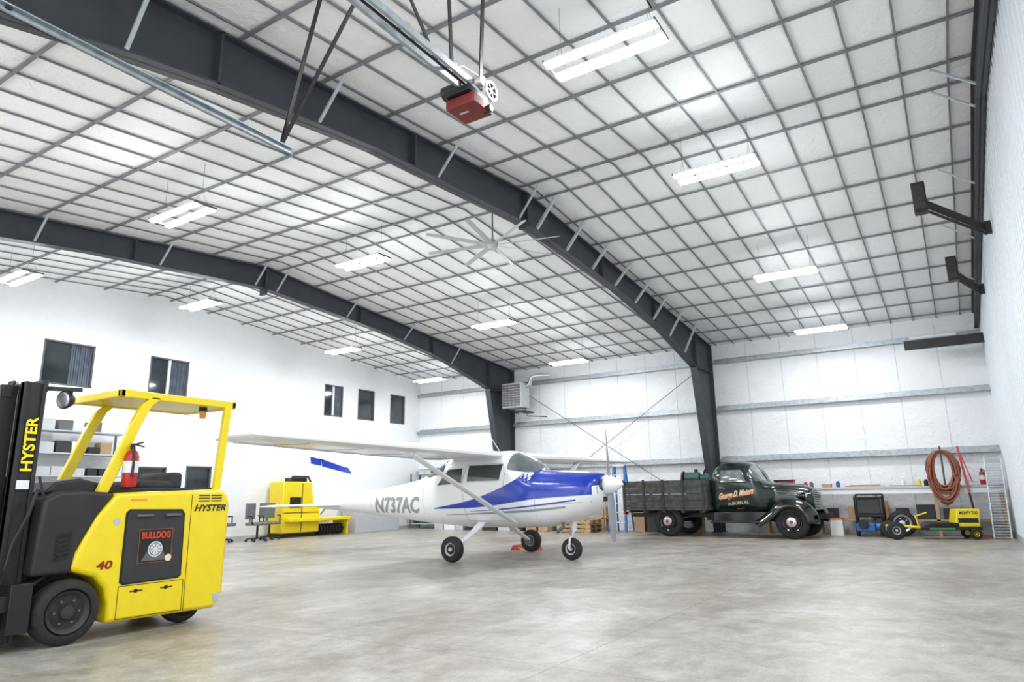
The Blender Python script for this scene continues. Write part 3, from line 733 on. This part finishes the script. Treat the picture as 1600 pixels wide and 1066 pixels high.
for sx,x in ((1,-6.24),(-1,-6.86)):
    b=MB()
    b.box((x-.03,Y0-.46,.06),(x+.03,Y0-.30,2.05)); b.box((x-.05,Y0-.33,.06),(x+.05,Y0-.30,2.05)); b.box((x-.05,Y0-.46,.06),(x+.05,Y0-.43,2.05))
    mk(b,'mast_rail',BLK2,bevel=.005)
    b=MB(); b.box((x-sx*.09-.02,Y0-.58,.1),(x-sx*.09+.02,Y0-.46,2.02)); mk(b,'inner_mast_rail',BLACK,bevel=.005)
    b=MB(); b.cyl((x-sx*.17,Y0-.42,.1),(x-sx*.17,Y0-.42,1.3),.035,m=0); b.cyl((x-sx*.17,Y0-.42,1.3),(x-sx*.17,Y0-.42,2.0),.022,m=1); mk(b,'lift_cylinder',[BLACK,CHROME])
    b=MB(); b.tube([(x-sx*.13,Y0-.55,.4),(x-sx*.13,Y0-.55,1.95),(x-sx*.13,Y0-.5,2.02),(x-sx*.13,Y0-.46,1.9)],.014,6); mk(b,'lift_chain',GREY)
for z in (.12,.75,1.98):
    b=MB(); b.box((-6.88,Y0-.33,z),(-6.22,Y0-.28,z+.1)); mk(b,'mast_crossmember',BLK2,bevel=.006)
b=MB(); b.box((-6.80,Y0-.57,1.92),(-6.30,Y0-.5,2.02)); mk(b,'mast_crossmember',BLK2,bevel=.006)
b=MB()
b.box((-7.0,Y0-.68,.18),(-6.1,Y0-.6,.30)); b.box((-7.0,Y0-.68,.52),(-6.1,Y0-.6,.62))
for x in (-7.0,-6.75,-6.55,-6.35,-6.14): b.box((x,Y0-.67,.2),(x+.04,Y0-.62,1.22))
b.box((-7.0,Y0-.67,1.18),(-6.1,Y0-.62,1.22)); mk(b,'carriage',BLK2,bevel=.006)
for x in (-6.85,-6.4):
    b=MB(); b.box((x,Y0-.74,.05),(x+.1,Y0-.69,.62)); b.prism([(Y0-.74,.05),(Y0-1.75,.05),(Y0-1.75,.06),(Y0-.74,.1)],'x',x,x+.1); mk(b,'fork',BLACK)
b=MB(); b.tube([(-6.2,Y0-.3,.42),(-6.2,Y0-.02,.6)],.03,10); b.box((-6.14,Y0-.42,.14),(-6.05,Y0-.27,.5)); b.box((-6.16,Y0-.5,.3),(-6.08,Y0-.36,.42))
mk(b,'tilt_cylinder',BLACK,bevel=.005)
b=MB()
for k in range(4): b.tube([(-6.33-k*.03,Y0-.4,2.0),(-6.34-k*.03,Y0-.48,2.06),(-6.36-k*.03,Y0-.56,1.7),(-6.37-k*.03,Y0-.56,.6)],.012,6)
b.tube([(-6.12,Y0-.3,1.2),(-6.08,Y0-.36,1.0),(-6.12,Y0-.42,.8),(-6.16,Y0-.45,.5)],.014,6)
b.tube([(-6.17,Y0-.28,1.3),(-6.12,Y0-.24,1.1),(-6.14,Y0-.26,.9),(-6.18,Y0-.28,.6)],.012,6)
mk(b,'hydraulic_hose',BLACK)
text('mast_lettering','HYSTER',.43,.085,(-6.188,Y0-.335,1.34),(0,0,1),(0,-1,0),YEL2,FK,bold=.03,world=True)
b=MB(); b.box((-6.19,Y0-.43,1.20),(-6.187,Y0-.34,1.27)); mk(b,'mast_decal',WHITE)
b=MB(); b.lathe([(-.06,.02),(-.05,.05),(0,.075),(.02,.075),(.022,.068)],(-6.2,Y0-.15,1.93),(.3,-1,-.1),20); b.beam((-6.3,Y0-.3,2.02),(-6.15,Y0-.05,2.02),.05,.03); b.beam((-6.2,Y0-.12,2.02),(-6.2,Y0-.12,1.95),.03,.03)
mk(b,'work_light_housing',BLACK)
b=MB(); b.lathe([(0,.001),(0,.066),(.012,.055),(.018,.001)],(-6.193,Y0-.172,1.928),(.3,-1,-.1),20); mk(b,'work_light_lens',ALU)
e=thing('fire_extinguisher','red fire extinguisher strapped to the forklift guard leg','fire extinguisher',(-6.1,Y0+.40,1.22))
def exting(e):
    b=MB(); b.lathe([(0,.02),(0,.05),(.02,.06),(.26,.06),(.3,.045),(.32,.02)],(0,0,0),(0,0,1),20); b.make('cylinder',RED,e)
    b=MB(); b.cyl((0,0,.31),(0,0,.37),.02); b.beam((0,0,.36),(.0,.09,.39),.02,.012); b.beam((0,0,.37),(0,.1,.35),.02,.01); b.tube([(0,0,.35),(.06,-.02,.33),(.075,-.02,.2),(.07,-.02,.08)],.011,8); b.make('valve_and_hose',BLACK,e)
    b=MB(); b.lathe([(.12,.0605),(.12,.0615),(.22,.0615),(.22,.0605)],(0,0,0),(0,0,1),20); b.make('paper_label',WHITE,e)
exting(e)

# ------------------------------------------------------------------ TRUCK
TK=thing('pickup_truck','dark green vintage truck with black fenders and weathered wooden bed','truck',(-6.545,18.60,0),math.radians(-3))
C=Hull([(1.16,.62,1.55,.56,3.0),(1.22,.58,1.70,.64,3.2),(1.38,.55,1.83,.70,3.0),(1.7,.54,1.89,.715,2.8),(2.0,.54,1.87,.71,2.8),(2.16,.54,1.80,.70,2.9),(2.30,.54,1.63,.68,3.1),(2.46,.55,1.38,.62,3.1),(2.58,.58,1.33,.54,3.0),(2.68,.60,1.315,.45,2.8),
 (3.0,.62,1.29,.40,2.7),(3.3,.62,1.25,.35,2.6),(3.50,.62,1.19,.29,2.5),(3.60,.64,1.08,.22,2.4),(3.65,.68,.95,.14,2.2)])
b=MB(); C.body(b,.04,56)
for sd in (-1,1):
    C.line(b,[(1.36,1.66),(1.34,.68),(2.12,.62),(2.24,1.3),(2.05,1.70),(1.36,1.70)],side=sd,m=1)
    C.line(b,[(2.72,1.10),(3.5,1.04)],side=sd,m=2,r=.008); C.line(b,[(2.72,1.04),(3.45,.98)],side=sd,m=1,r=.005); C.line(b,[(2.66,1.28),(2.68,.75)],side=sd,m=1)
b.make('cab_and_hood',[TGREEN,BLACK,CHROME],TK,ang=60)
for sd in (-1,1):
    b=MB(); C.patch(b,((1.45,1.34),(2.13,1.34),(1.96,1.66),(1.46,1.66)),.007,sd); b.make('door_window',M('cab_glass',(.17,.20,.19),.05,var=.6,scale=4,coat=.6),TK,ang=60)
    b=MB(); C.line(b,[(1.45,1.34),(2.13,1.34),(1.96,1.66),(1.46,1.66),(1.45,1.34)],r=.012,off=.004,side=sd); b.make('window_frame',TGREEN,TK)
    b=MB(); q=C.surf(1.5,1.2); b.tube([(1.44,sd*(q+.01),1.22),(1.44,sd*(q+.04),1.22),(1.58,sd*(q+.04),1.21)],.012,8); b.make('door_handle',CHROME,TK)
b=MB(); C.over(b,2.17,2.44,lambda x:1.36 if x>2.3 else 1.44); b.make('windshield',M('cab_glass2',(.17,.20,.19),.05,var=.6,scale=4,coat=.6),TK,ang=60)
b=MB(); b.tube([C.pt(2.18,pi/2,1.02),C.pt(2.32,pi/2,1.02),C.pt(2.44,pi/2,1.02)],.012,6); b.make('windshield_divider',TGREEN,TK)
b=MB(); b.tube([(2.2,-.66,1.42),(2.22,-.86,1.5)],.008,6); b.lathe([(0,.06),(.012,.06),(.014,.001)],(2.22,-.86,1.52),(-1,-.1,0),14); b.make('side_mirror',CHROME,TK)
def mt(p): return Vector((p.x,-(C.surf(p.x,p.z)+.010),p.z))
def mt2(p): return Vector((p.x,-(C.surf(p.x,p.z)+.006),p.z))
text('lettering_shadow','George D. Motors',.88,.20,(1.405,0,.865),(1,0,.16),(0,0,1),ORNG,TK,shear=.6,bold=.05,mapf=mt2)
text('door_lettering','George D. Motors',.88,.195,(1.39,0,.88),(1,0,.16),(0,0,1),CREAM,TK,shear=.6,bold=.018,mapf=mt)
text('door_lettering','AUBURN, ILL.',.54,.085,(1.60,0,.765),(1,0,.10),(0,0,1),CREAM,TK,bold=.02,mapf=mt)
b=MB(); C.line(b,[(1.8,.70),(1.98,.71)],r=.006,off=.006); b.make('lettering_underline',ORNG,TK)
b=MB()
for k in range(12):
    z=.68+k*.040; hw=.18+.004*k
    x=3.66-.003*k
    b.tube([(x-.09,-hw-.08,z),(x+.02,-hw*.6,z),(x+.045,0,z),(x+.02,hw*.6,z),(x-.09,hw+.08,z)],.012,6)
b.make('grille',CHROME,TK)
b=MB(); b.tube([(2.72,0,1.322),(3.3,0,1.258),(3.58,0,1.13),(3.67,0,.93)],.012,6); b.make('hood_strip',CHROME,TK)
def fender(xc,R,y0,y1,a0,a1,sd):
    b=MB(); rows=[];n=34;k=9
    for i in range(n+1):
        t=a0+(a1-a0)*i/n; a=math.radians(min(t,150))
        dx=dz=0
        if t>150:  # flowing tail sweeping back and down to the running board
            q=(t-150)/(a1-150); dx=-.42*q; dz=-.30*q*(1.15-.15*q)
        row=[]
        for j in range(k+1):
            v=j/k; y=y0+(y1-y0)*v
            drop=.14*max(0,(v-.45)/.55)**2.2
            r=R-drop+ (0.03*math.sin(pi*v))
            row.append((xc+r*math.cos(a)*1.04+dx,sd*y,.40+r*math.sin(a)+dz))
        row.append((row[-1][0]-.06*math.cos(a),row[-1][1],row[-1][2]-.06*math.sin(a)))
        rows.append(row)
    b.loft(rows,ring=False)
    return b
for sd in (-1,1):
    b=fender(3.12,.53,.40,.86,-5,190,sd); b.make('front_fender',TBLK,TK,ang=70,solid=.012)
    b=MB(); b.prism([(1.18,.36),(2.45,.36),(2.45,.40),(1.18,.40)],'y',sd*.55,sd*.86); b.prism([(1.18,.38),(2.55,.38),(2.55,.62),(1.18,.62)],'y',sd*.54,sd*.57); b.make('running_board',TBLK,TK,bevel=.01)
    b=MB(); b.lathe([(-.2,.01),(-.16,.05),(-.06,.08),(.02,.09),(.03,.08)],(3.42,sd*.52,.99),(1,0,0),20,0); b.lathe([(0,.001),(0,.078),(.02,.055),(.03,.001)],(3.445,sd*.52,.99),(1,0,0),20,1); b.make('headlight',[TBLK,CHROME],TK)
    wheel(TK,(3.12,sd*.68,.39),(0,sd,0),.39,.18,TBLK,.56,name='front_wheel',capmat=GREY)
    wheel(TK,(0,sd*.66,.39),(0,sd,0),.39,.20,TBLK,.56,name='rear_wheel',capmat=GREY)
    for x,y in ((3.12,.78),(0,.77)):
        b=MB(); b.lathe([(0,.12),(.015,.11),(.03,.065),(.035,.001)],(x,sd*y,.39),(0,sd,0),20,0); b.lathe([(.025,.05),(.038,.035),(.042,.001)],(x,sd*y,.39),(0,sd,0),16,1); b.make('hubcap',[ALU,RED],TK)
b=MB(); b.prism([(-.78,3.72),(-.4,3.78),(.4,3.78),(.78,3.72),(.78,3.75),(.4,3.81),(-.4,3.81),(-.78,3.75)],'z',.46,.58)
b.v=[(y,x,z) for x,y,z in b.v]; b.box((3.5,-.35,.45),(3.77,-.3,.55)); b.box((3.5,.3,.45),(3.77,.35,.55)); b.make('front_bumper',BLACK,TK)
b=MB()
for y in (-.36,.36): b.box((-1.2,y-.03,.48),(3.6,y+.03,.58))
b.cyl((0,-.6,.39),(0,.6,.39),.05); b.sph((0,0,.39),.13,8); b.cyl((3.12,-.6,.39),(3.12,.6,.39),.04); b.box((.9,-.3,.4),(3.3,.3,.6)); b.make('chassis',BLACK,TK)
b=MB(); b.box((-1.24,-.84,.66),(1.12,.84,.72)); 
for k in range(5): b.box((-1.1+k*.5,-.8,.6),(-1.03+k*.5,.8,.66))
b.make('bed_floor',WOOD,TK,bevel=.005)
for sd in (-1,1):
    b=MB()
    for k in range(4): b.box((-1.22,sd*.84-.014,.73+k*.178),(1.10,sd*.84+.014,.73+k*.178+.166))
    b.make('bed_side',WOOD,TK,bevel=.004)
    for x in (-1.18,-.6,-.05,.5,1.04):
        b=MB(); b.box((x-.03,sd*.862-.012,.62),(x+.03,sd*.862+.012,1.46)); b.make('bed_stake',DWOOD,TK)
for x in (-1.23,1.1):
    b=MB()
    for k in range(4): b.box((x-.014,-.82,.73+k*.178),(x+.014,.82,.73+k*.178+.166))
    b.make('bed_end',WOOD,TK,bevel=.004)
b=MB(); b.box((-1.3,-.7,.55),(-1.25,-.5,.62)); b.make('tail_light',RED,TK)
e=thing('engine_block','teal and black machine engine standing in the truck bed','machine',(-5.95,18.5,.721))
b=MB(); b.box((-.25,-.18,0),(.3,.18,.6)); b.cyl((-.3,0,.78),(.1,0,.78),.15,n=18); b.cyl((.12,0,.76),(.35,0,.76),.11,n=18); b.box((-.1,-.1,.55),(.1,.1,.7)); b.make('casing',TEAL,e,bevel=.02)
b=MB(); b.lathe([(0,.02),(0,.17),(.05,.18),(.06,.02)],(-.38,0,.78),(1,0,0),20); b.tube([(.2,0,.86),(.25,0,.98),(.30,.0,.98)],.03,8); b.cyl((.0,.0,.92),(.0,0,1.0),.05); b.make('flywheel_and_pipe',BLACK,e)

# ------------------------------------------------------------------ TUG
TG=thing('aircraft_tug','yellow and black motorised aircraft tug with black deck and tow arm','aircraft tug',(-1.45,18.62,0),math.radians(17))
b=MB(); b.box((.55,-.28,.2),(1.75,.28,.27)); b.prism([(.55,.27),(1.3,.27),(1.3,.36),(.75,.36)],'y',-.26,.26); b.make('deck',BLACK,TG,bevel=.012)
b=MB(); b.prism([(1.22,.27),(1.72,.27),(1.76,.66),(1.30,.66)],'y',-.24,.24); b.make('engine_cover',YEL,TG,bevel=.02)
text('brand_lettering','MIGHTY TUG',.36,.07,(1.34,-.245,.54),(1,0,0),(0,0,1),BLACK,TG,bold=.03)
b=MB(); b.box((1.30,-.243,.36),(1.70,-.241,.46)); b.make('black_band',BLACK,TG)
b=MB(); b.box((.7,-.285,.215),(1.2,-.281,.25)); b.make('green_stripe',GRN,TG)
b=MB(); b.tube([(.6,-.1,.25),(0,-.2,.3),(-.1,-.2,.28)],.025,8); b.tube([(.6,.1,.25),(0,.2,.3),(-.1,.2,.28)],.025,8); b.tube([(.1,-.2,.3),(.1,.2,.3)],.02,8); b.tube([(.55,0,.28),(.5,0,.5),(.75,0,.58)],.018,8)
b.make('tow_arm',YEL,TG)
for c in ((.0,-.32,.2),(.0,.32,.2)): wheel(TG,c,(0,math.copysign(1,c[1]),0),.2,.11,LGREY,.42,name='front_wheel')
for c in ((1.6,-.3,.12),(1.6,.3,.12)): wheel(TG,c,(0,math.copysign(1,c[1]),0),.12,.08,YEL,.42,name='rear_wheel')

# ------------------------------------------------------------------ back wall clutter
def boxthing(name,label,cat,a,bb,mat,lid=None,group=None):
    c=((a[0]+bb[0])/2,(a[1]+bb[1])/2,a[2]); e=thing(name,label,cat,c,group=group)
    b=MB(); b.box(a,bb); b.make('box_body',mat,e,world=True,bevel=.008)
    b=MB(); b.box((a[0]-.004,(a[1]+bb[1])/2-.02,bb[2]-.001),(bb[0]+.004,(a[1]+bb[1])/2+.02,bb[2]+.004)) if lid is None else b.box((a[0]-.008,a[1]-.008,bb[2]-.03),(bb[0]+.008,bb[1]+.008,bb[2]+.012))
    b.make('lid',lid or CREAM,e,world=True)
    return e
def bench(xa,xb,z,label,top):
    e=thing('workbench',label,'workbench',((xa+xb)/2,20.0,0))
    b=MB(); b.box((xa,19.75,z-.06),(xb,20.2,z)); b.make('worktop',top,e,world=True,bevel=.006)
    b=MB(); b.box((xa,19.8,.35),(xb,20.15,.39)); b.make('lower_shelf',PINE,e,world=True)
    n=max(2,int((xb-xa)/1.35)+1)
    for k in range(n):
        x=xa+.05+(xb-xa-.17)*k/(n-1)
        for y in (19.8,20.1):
            b=MB(); b.box((x,y,0),(x+.07,y+.06,z-.06)); b.make('leg',PINE,e,world=True)
    b=MB(); b.box((xa,19.78,z-.17),(xb,19.80,z-.06)); b.make('apron',WHITE,e,world=True)
bench(-4.6,.88,1.19,'long white-topped workbench against the insulated wall',LGREY)
bench(-10.6,-9.3,.95,'short pine-topped workbench against the insulated wall',PINE)
boxthing('toolbox','red metal toolbox on the workbench','toolbox',(-4.25,19.85,1.19),(-3.75,20.1,1.40),RED,BLACK)
boxthing('toolbox','black toolbox on the pine workbench','toolbox',(-10.4,19.85,.95),(-10.0,20.1,1.2),BLK2,GREY)
boxthing('storage_bin','white carton on the pine workbench','box',(-9.85,19.85,.95),(-9.5,20.1,1.25),WHITE)
boxthing('wooden_crate','small pine crate on the workbench','crate',(-3.05,19.85,1.19),(-2.85,20.1,1.27),PINE,PINE)
for i,(x,l,m) in enumerate(((-2.5,.9,PINE),(-1.5,.7,CARD),(-2.4,.7,CARD))):
    z=1.19+.026*(i==2)
    b=MB(); b.box((x,19.85,z),(x+l,20.0,z+.025)); tag(b.make('wood_board',m),'short pine board lying on the workbench','board','boards on the workbench')
for x,c in ((-3.5,RED),(-2.7,BLUE2),(-1.2,WHITE),(-.85,YEL),(-3.35,GREY),(-.7,BLACK),(0.15,WHITE)):
    b=MB(); b.lathe([(0,.02),(0,.05),(.12,.05),(.13,.03),(.16,.028),(.16,.01)],(x,20.12,1.19),(0,0,1),14); tag(b.make('spray_can',c),'small paint can standing on the workbench','can','cans on the workbench')
x=-4.4
while x<.5:
    w_=random.uniform(.25,.5); h_=random.uniform(.15,.45); m=random.choice([CARD,BLK2,GREY,WHITE,RED,BLUE2,LGREY,CARD])
    boxthing('storage_bin','storage box on the shelf under the workbench','box',(x,19.87,.391),(x+w_,20.08,.39+h_),m,group='boxes under the workbench')
    x+=w_+random.uniform(.05,.25)
hp=[]
for k in range(20*16):
    a=2*pi*k/16; l=k//16; q=k/16
    rx=.27+.07*math.sin(l*2.3); rz=.52+.10*math.sin(l*1.7+.6)
    hp.append((-.3+rx*math.cos(a)+.02*math.sin(l*3.1),19.58+(q%20-10)*.011+.01*math.sin(l),2.0-rz+rz*math.sin(a)*1.0+.02*math.cos(l*2)))
b=MB(); b.tube(hp,.023,8); tag(b.make('coiled_hose',HOSE),'rust-red rubber air hose hanging in a tall coil','hose')
e=thing('hose_stand','thin steel post and hook carrying the coiled hose','stand',(-.3,19.82,0))
b=MB(); b.cyl((-.3,19.9,1.19),(-.3,19.9,2.06),.02); b.tube([(-.3,19.9,2.05),(-.3,19.6,2.05),(-.3,19.45,2.1)],.02,8); b.make('post',GREY,e,world=True)
e=thing('engine_hoist','red steel engine hoist folded against the workbench','hoist',(.3,19.62,0))
b=MB(); b.beam((.25,19.62,.08),(.06,19.66,2.1),.04,.05); b.make('mast',RED,e,world=True)
b=MB(); b.beam((.1,19.6,1.9),(.26,19.6,1.25),.025,.03); b.make('boom',RED,e,world=True)
b=MB(); b.beam((.05,19.62,.04),(.45,19.62,.04),.05,.05); b.cyl((.22,19.55,.3),(.16,19.58,1.0),.02,m=1); b.make('base',[RED,BLACK],e,world=True)
e=thing('fire_extinguisher','red fire extinguisher standing on the workbench by the corner','fire extinguisher',(.47,19.9,1.19)); exting(e)
e=thing('loading_ramp','perforated galvanised steel ramp leaning upright in the corner','ramp',(.7,19.3,0))
b=MB(); b.beam((.50,19.3,0),(.56,19.68,1.85),.03,.06); b.beam((.82,19.3,0),(.88,19.68,1.85),.03,.06); b.make('side_rail',GALV,e,world=True)
b=MB()
for k in range(30):
    t=(k+.5)/30; b.beam((.50+.06*t,19.3+.38*t,1.85*t),(.84+.04*t,19.3+.38*t,1.85*t),.045,.02)
b.make('rung',GALV,e,world=True)
e=thing('spare_wheel','car wheel with silver rim leaning among the shop equipment','wheel',(-1.3,19.5,0))
wheel(e,(0,0,.31),(.15,-1,.12),.31,.2,ALU,.62,capmat=CHROME)
e=thing('shop_cart','black framed shop machine with blue engine and rubber wheels','machine',(-1.95,19.4,0))
b=MB()
for x in (-.3,.3): b.tube([(x,-.2,.15),(x,-.24,.95),(x,.15,1.0),(x,.2,.15)],.022,8)
b.tube([(-.3,-.24,.93),(.3,-.24,.93)],.022,8); b.tube([(-.3,.15,1.0),(.3,.15,1.0)],.022,8); b.make('frame',BLACK,e)
b=MB(); b.box((-.3,-.22,.46),(.3,.22,.54)); b.prism([(-.24,.54),(-.18,.54),(-.12,.94),(-.17,.94)],'x',-.26,.26); b.make('seat',BLK2,e,bevel=.02)
b=MB(); b.box((-.32,-.26,.12),(.1,.2,.32)); b.cyl((-.15,-.3,.3),(-.15,-.12,.3),.12,n=20); b.cyl((.12,-.28,.24),(.3,-.28,.24),.09); b.make('engine',BLUE2,e,bevel=.02)
b=MB(); b.lathe([(0,.02),(0,.10),(.03,.11),(.04,.02)],(-.15,-.345,.3),(0,1,0),18); b.box((.02,-.24,.3),(.26,.1,.45)); b.tube([(.1,-.25,.4),(.2,-.32,.5),(.3,-.25,.4)],.015,6); b.make('flywheel_cover',BLACK,e)
for x in (-.3,.3): wheel(e,(x,-.12,.13),(math.copysign(1,x),0,0),.13,.07,LGREY,.5)
boxthing('gas_can','white and orange fuel can by the truck bumper','fuel can',(-2.9,19.4,0),(-2.6,19.65,.42),WHITE,ORNG)
e=thing('step_ladder','blue fibreglass step ladder standing open by the wall','ladder',(-8.75,19.8,0))
b=MB()
for s in (-1,1):
    b.beam((s*.28,-.35,0),(s*.17,-.03,1.95),.03,.07); b.beam((s*.26,.3,0),(s*.17,.03,1.93),.025,.05)
b.make('side_rail',BLUE2,e)
b=MB()
for k in range(1,7):
    t=k/7; b.box((-.28+.11*t,-.35+.32*t-.04,1.95*t-.012),(.28-.11*t,-.35+.32*t+.04,1.95*t+.012))
b.box((-.19,-.09,1.93),(.19,.07,1.98)); b.make('step',ALU,e)
for k in range(3):
    e=thing('wooden_pallet','stacked pine shipping pallet on the concrete floor','pallet',(-9.85,19.1,.121*k),group='stack of pallets')
    b=MB()
    for j in range(6): b.box((-.55+.2*j,-.4,.1),(-.43+.2*j,.4,.12))
    for j in range(3): b.box((-.55,-.4+.37*j,.02),(.57,-.34+.37*j,.1))
    for j in range(3): b.box((-.55+.46*j,-.4,0),(-.4+.46*j,.4,.02))
    b.make('slat_deck',PINE,e)
x=-15.4
while x<-11.1:
    w_=random.uniform(.25,.5); h_=random.uniform(.3,.85); m=random.choice([CARD,BLK2,GREY,WHITE,BLUE2,LGREY,CARD,PINE,DGREY])
    boxthing('storage_bin','storage box on the floor along the wall','box',(x,19.05,0),(x+w_,19.4,h_),m,group='boxes along the wall')
    x+=w_+random.uniform(.02,.12)
for (x,h,m) in ((-8.3,.6,CARD),(-7.9,.85,DGREY),(-7.45,.55,WHITE),(-7.05,.9,BLK2),(-6.6,.6,CARD)):
    boxthing('storage_bin','storage box on the floor along the wall','box',(x,19.65 if x<-7.5 else 19.75,0),(x+.33,19.95 if x<-7.5 else 20.0,h),m,group='boxes along the wall')
def rack(loc,rz,w,d,h,ns,label):
    e=thing('shelving_unit',label,'shelving',loc,rz,group='storage shelving')
    for x in (-w/2,w/2):
        for y in (-d/2,d/2):
            b=MB(); b.box((x-.02,y-.02,0),(x+.02,y+.02,h)); b.make('upright',GREY,e)
    for k in range(ns):
        z=.15+(h-.2)*k/(ns-1); b=MB(); b.box((-w/2,-d/2,z),(w/2,d/2,z+.03)); b.make('shelf',LGREY,e)
        x=-w/2+.06
        while x<w/2-.3:
            ww=random.uniform(.16,.34); hh=random.uniform(.12,.27)
            p=Matrix.Translation(Vector(loc))@Matrix.Rotation(rz,4,'Z')
            if random.random()<.9:
                m=random.choice([CARD,LGREY,GREY,BLK2,CARD,WHITE,TEAL,DGREY,LGREY])
                t=thing('storage_box','storage box of parts sitting on a metal shelf','box',tuple(p@Vector((x+ww/2,0,z+.031))),rz,group='boxes on the shelving')
                q=MB(); q.box((-ww/2,-.16,0),(ww/2,.16,hh)); q.make('box_body',m,t,bevel=.006)
                q=MB(); q.box((-ww/2-.003,-.02,hh-.001),(ww/2+.003,.02,hh+.003)); q.make('lid_tape',CREAM,t)
            x+=ww+random.uniform(.02,.08)
rack((-16.95,8.0,0),pi/2,1.9,.5,2.7,6,'grey metal shelving unit stacked with boxes and parts')
rack((-16.95,5.6,0),pi/2,1.9,.5,2.7,6,'grey metal shelving unit stacked with boxes and parts')
rack((-16.2,19.9,0),0,1.6,.5,1.95,5,'metal shelving unit with cartons against the wall')
rack((-14.3,19.9,0),0,1.4,.5,1.9,5,'metal shelving unit with cartons against the wall')
rack((-11.7,19.9,0),0,1.6,.5,1.9,5,'metal shelving unit with cartons against the wall')
e=thing('floor_machine','yellow industrial machine with black top and low side deck','machine',(-16.95,14.1,0))
b=MB(); b.prism([(13.6,.12),(15.0,.12),(15.0,1.60),(13.6,1.60)],'x',-17.25,-16.62); b.make('body',YEL,e,world=True,bevel=.03)
b=MB(); b.tube([(-16.8,13.95,1.6),(-16.8,14.05,1.75),(-16.8,14.65,1.75),(-16.8,14.75,1.6)],.03,8); b.make('top_grip',BLACK,e,world=True)
b=MB(); b.box((-17.2,14.1,1.6),(-16.85,14.65,1.72)); b.make('top_cover',BLACK,e,world=True,bevel=.01)
b=MB(); b.box((-16.62,13.85,.85),(-16.6,14.25,1.15)); b.make('control_panel',BLACK,e,world=True)
b=MB(); b.box((-17.2,13.65,0),(-16.7,14.95,.12)); b.make('base',BLACK,e,world=True)
b=MB(); b.beam((-16.615,14.3,.15),(-16.615,14.3,1.55),.02,.01); b.beam((-16.615,13.65,.7),(-16.615,14.95,.7),.01,.02); b.make('panel_seam',DGREY,e,world=True)
b=MB(); b.box((-17.2,15.0,.44),(-16.45,16.15,.54)); b.box((-16.62,13.7,.44),(-16.40,15.1,.54)); b.box((-17.2,16.08,.0),(-16.55,16.15,.44)); b.make('side_deck',YEL,e,world=True,bevel=.015)
b=MB()
for k in range(8): b.lathe([(-.03,.06),(-.03,.16),(.03,.16),(.03,.06),(-.03,.06)],(-16.75,15.1+k*.12,.18),(0,1,0),20)
b.cyl((-16.75,15.0,.18),(-16.75,16.1,.18),.065); b.make('brush_roller',RUB,e,world=True)
for (x,y,r) in ((-16.0,12.3,.4),(-16.4,13.0,-.3),(-16.5,11.6,.1)):
    e=thing('office_chair','grey fabric office chair on the concrete by the wall','chair',(x,y,0),r,group='office chairs')
    b=MB(); b.box((-.24,-.24,.42),(.24,.24,.5)); b.make('seat',CHGREY,e,bevel=.03)
    b=MB(); b.box((-.26,-.22,.58),(-.2,.22,1.0)); b.box((-.25,-.03,.42),(-.22,.03,.6)); b.make('backrest',CHGREY,e,bevel=.03)
    b=MB(); b.cyl((0,0,.08),(0,0,.42),.03)
    for k in range(5): b.beam((0,0,.1),(.27*math.cos(k*2*pi/5),.27*math.sin(k*2*pi/5),.07),.04,.03); b.sph((.27*math.cos(k*2*pi/5),.27*math.sin(k*2*pi/5),.035),.035,6)
    b.make('base',BLACK,e)
    for s in (-1,1):
        b=MB(); b.tube([(0,s*.24,.45),(0,s*.29,.5),(0,s*.29,.66),(-.15,s*.28,.66)],.018,6); b.make('armrest',BLACK,e)
boxthing('work_cabinet','low white cabinet against the drywall','cabinet',(-17.25,16.5,0),(-16.6,18.6,.9),LGREY,WHITE)

# ------------------------------------------------------------------ world + camera
w=bpy.data.worlds.new('w'); SC.world=w; w.use_nodes=True
bg=w.node_tree.nodes['Background']; bg.inputs[0].default_value=(.92,.96,1,1); bg.inputs[1].default_value=2.4
cd=bpy.data.cameras.new('camera'); cam=bpy.data.objects.new('camera',cd); COL.objects.link(cam); SC.camera=cam
cd.sensor_width=36; cd.lens=1069.1255/1600*36; cd.clip_start=.05
cam.matrix_world=Matrix.Translation((0,0,1.0949))@Matrix.Rotation(.5667,4,'Z')@Matrix.Rotation(pi/2+.2226,4,'X')@Matrix.Rotation(-.0148,4,'Z')
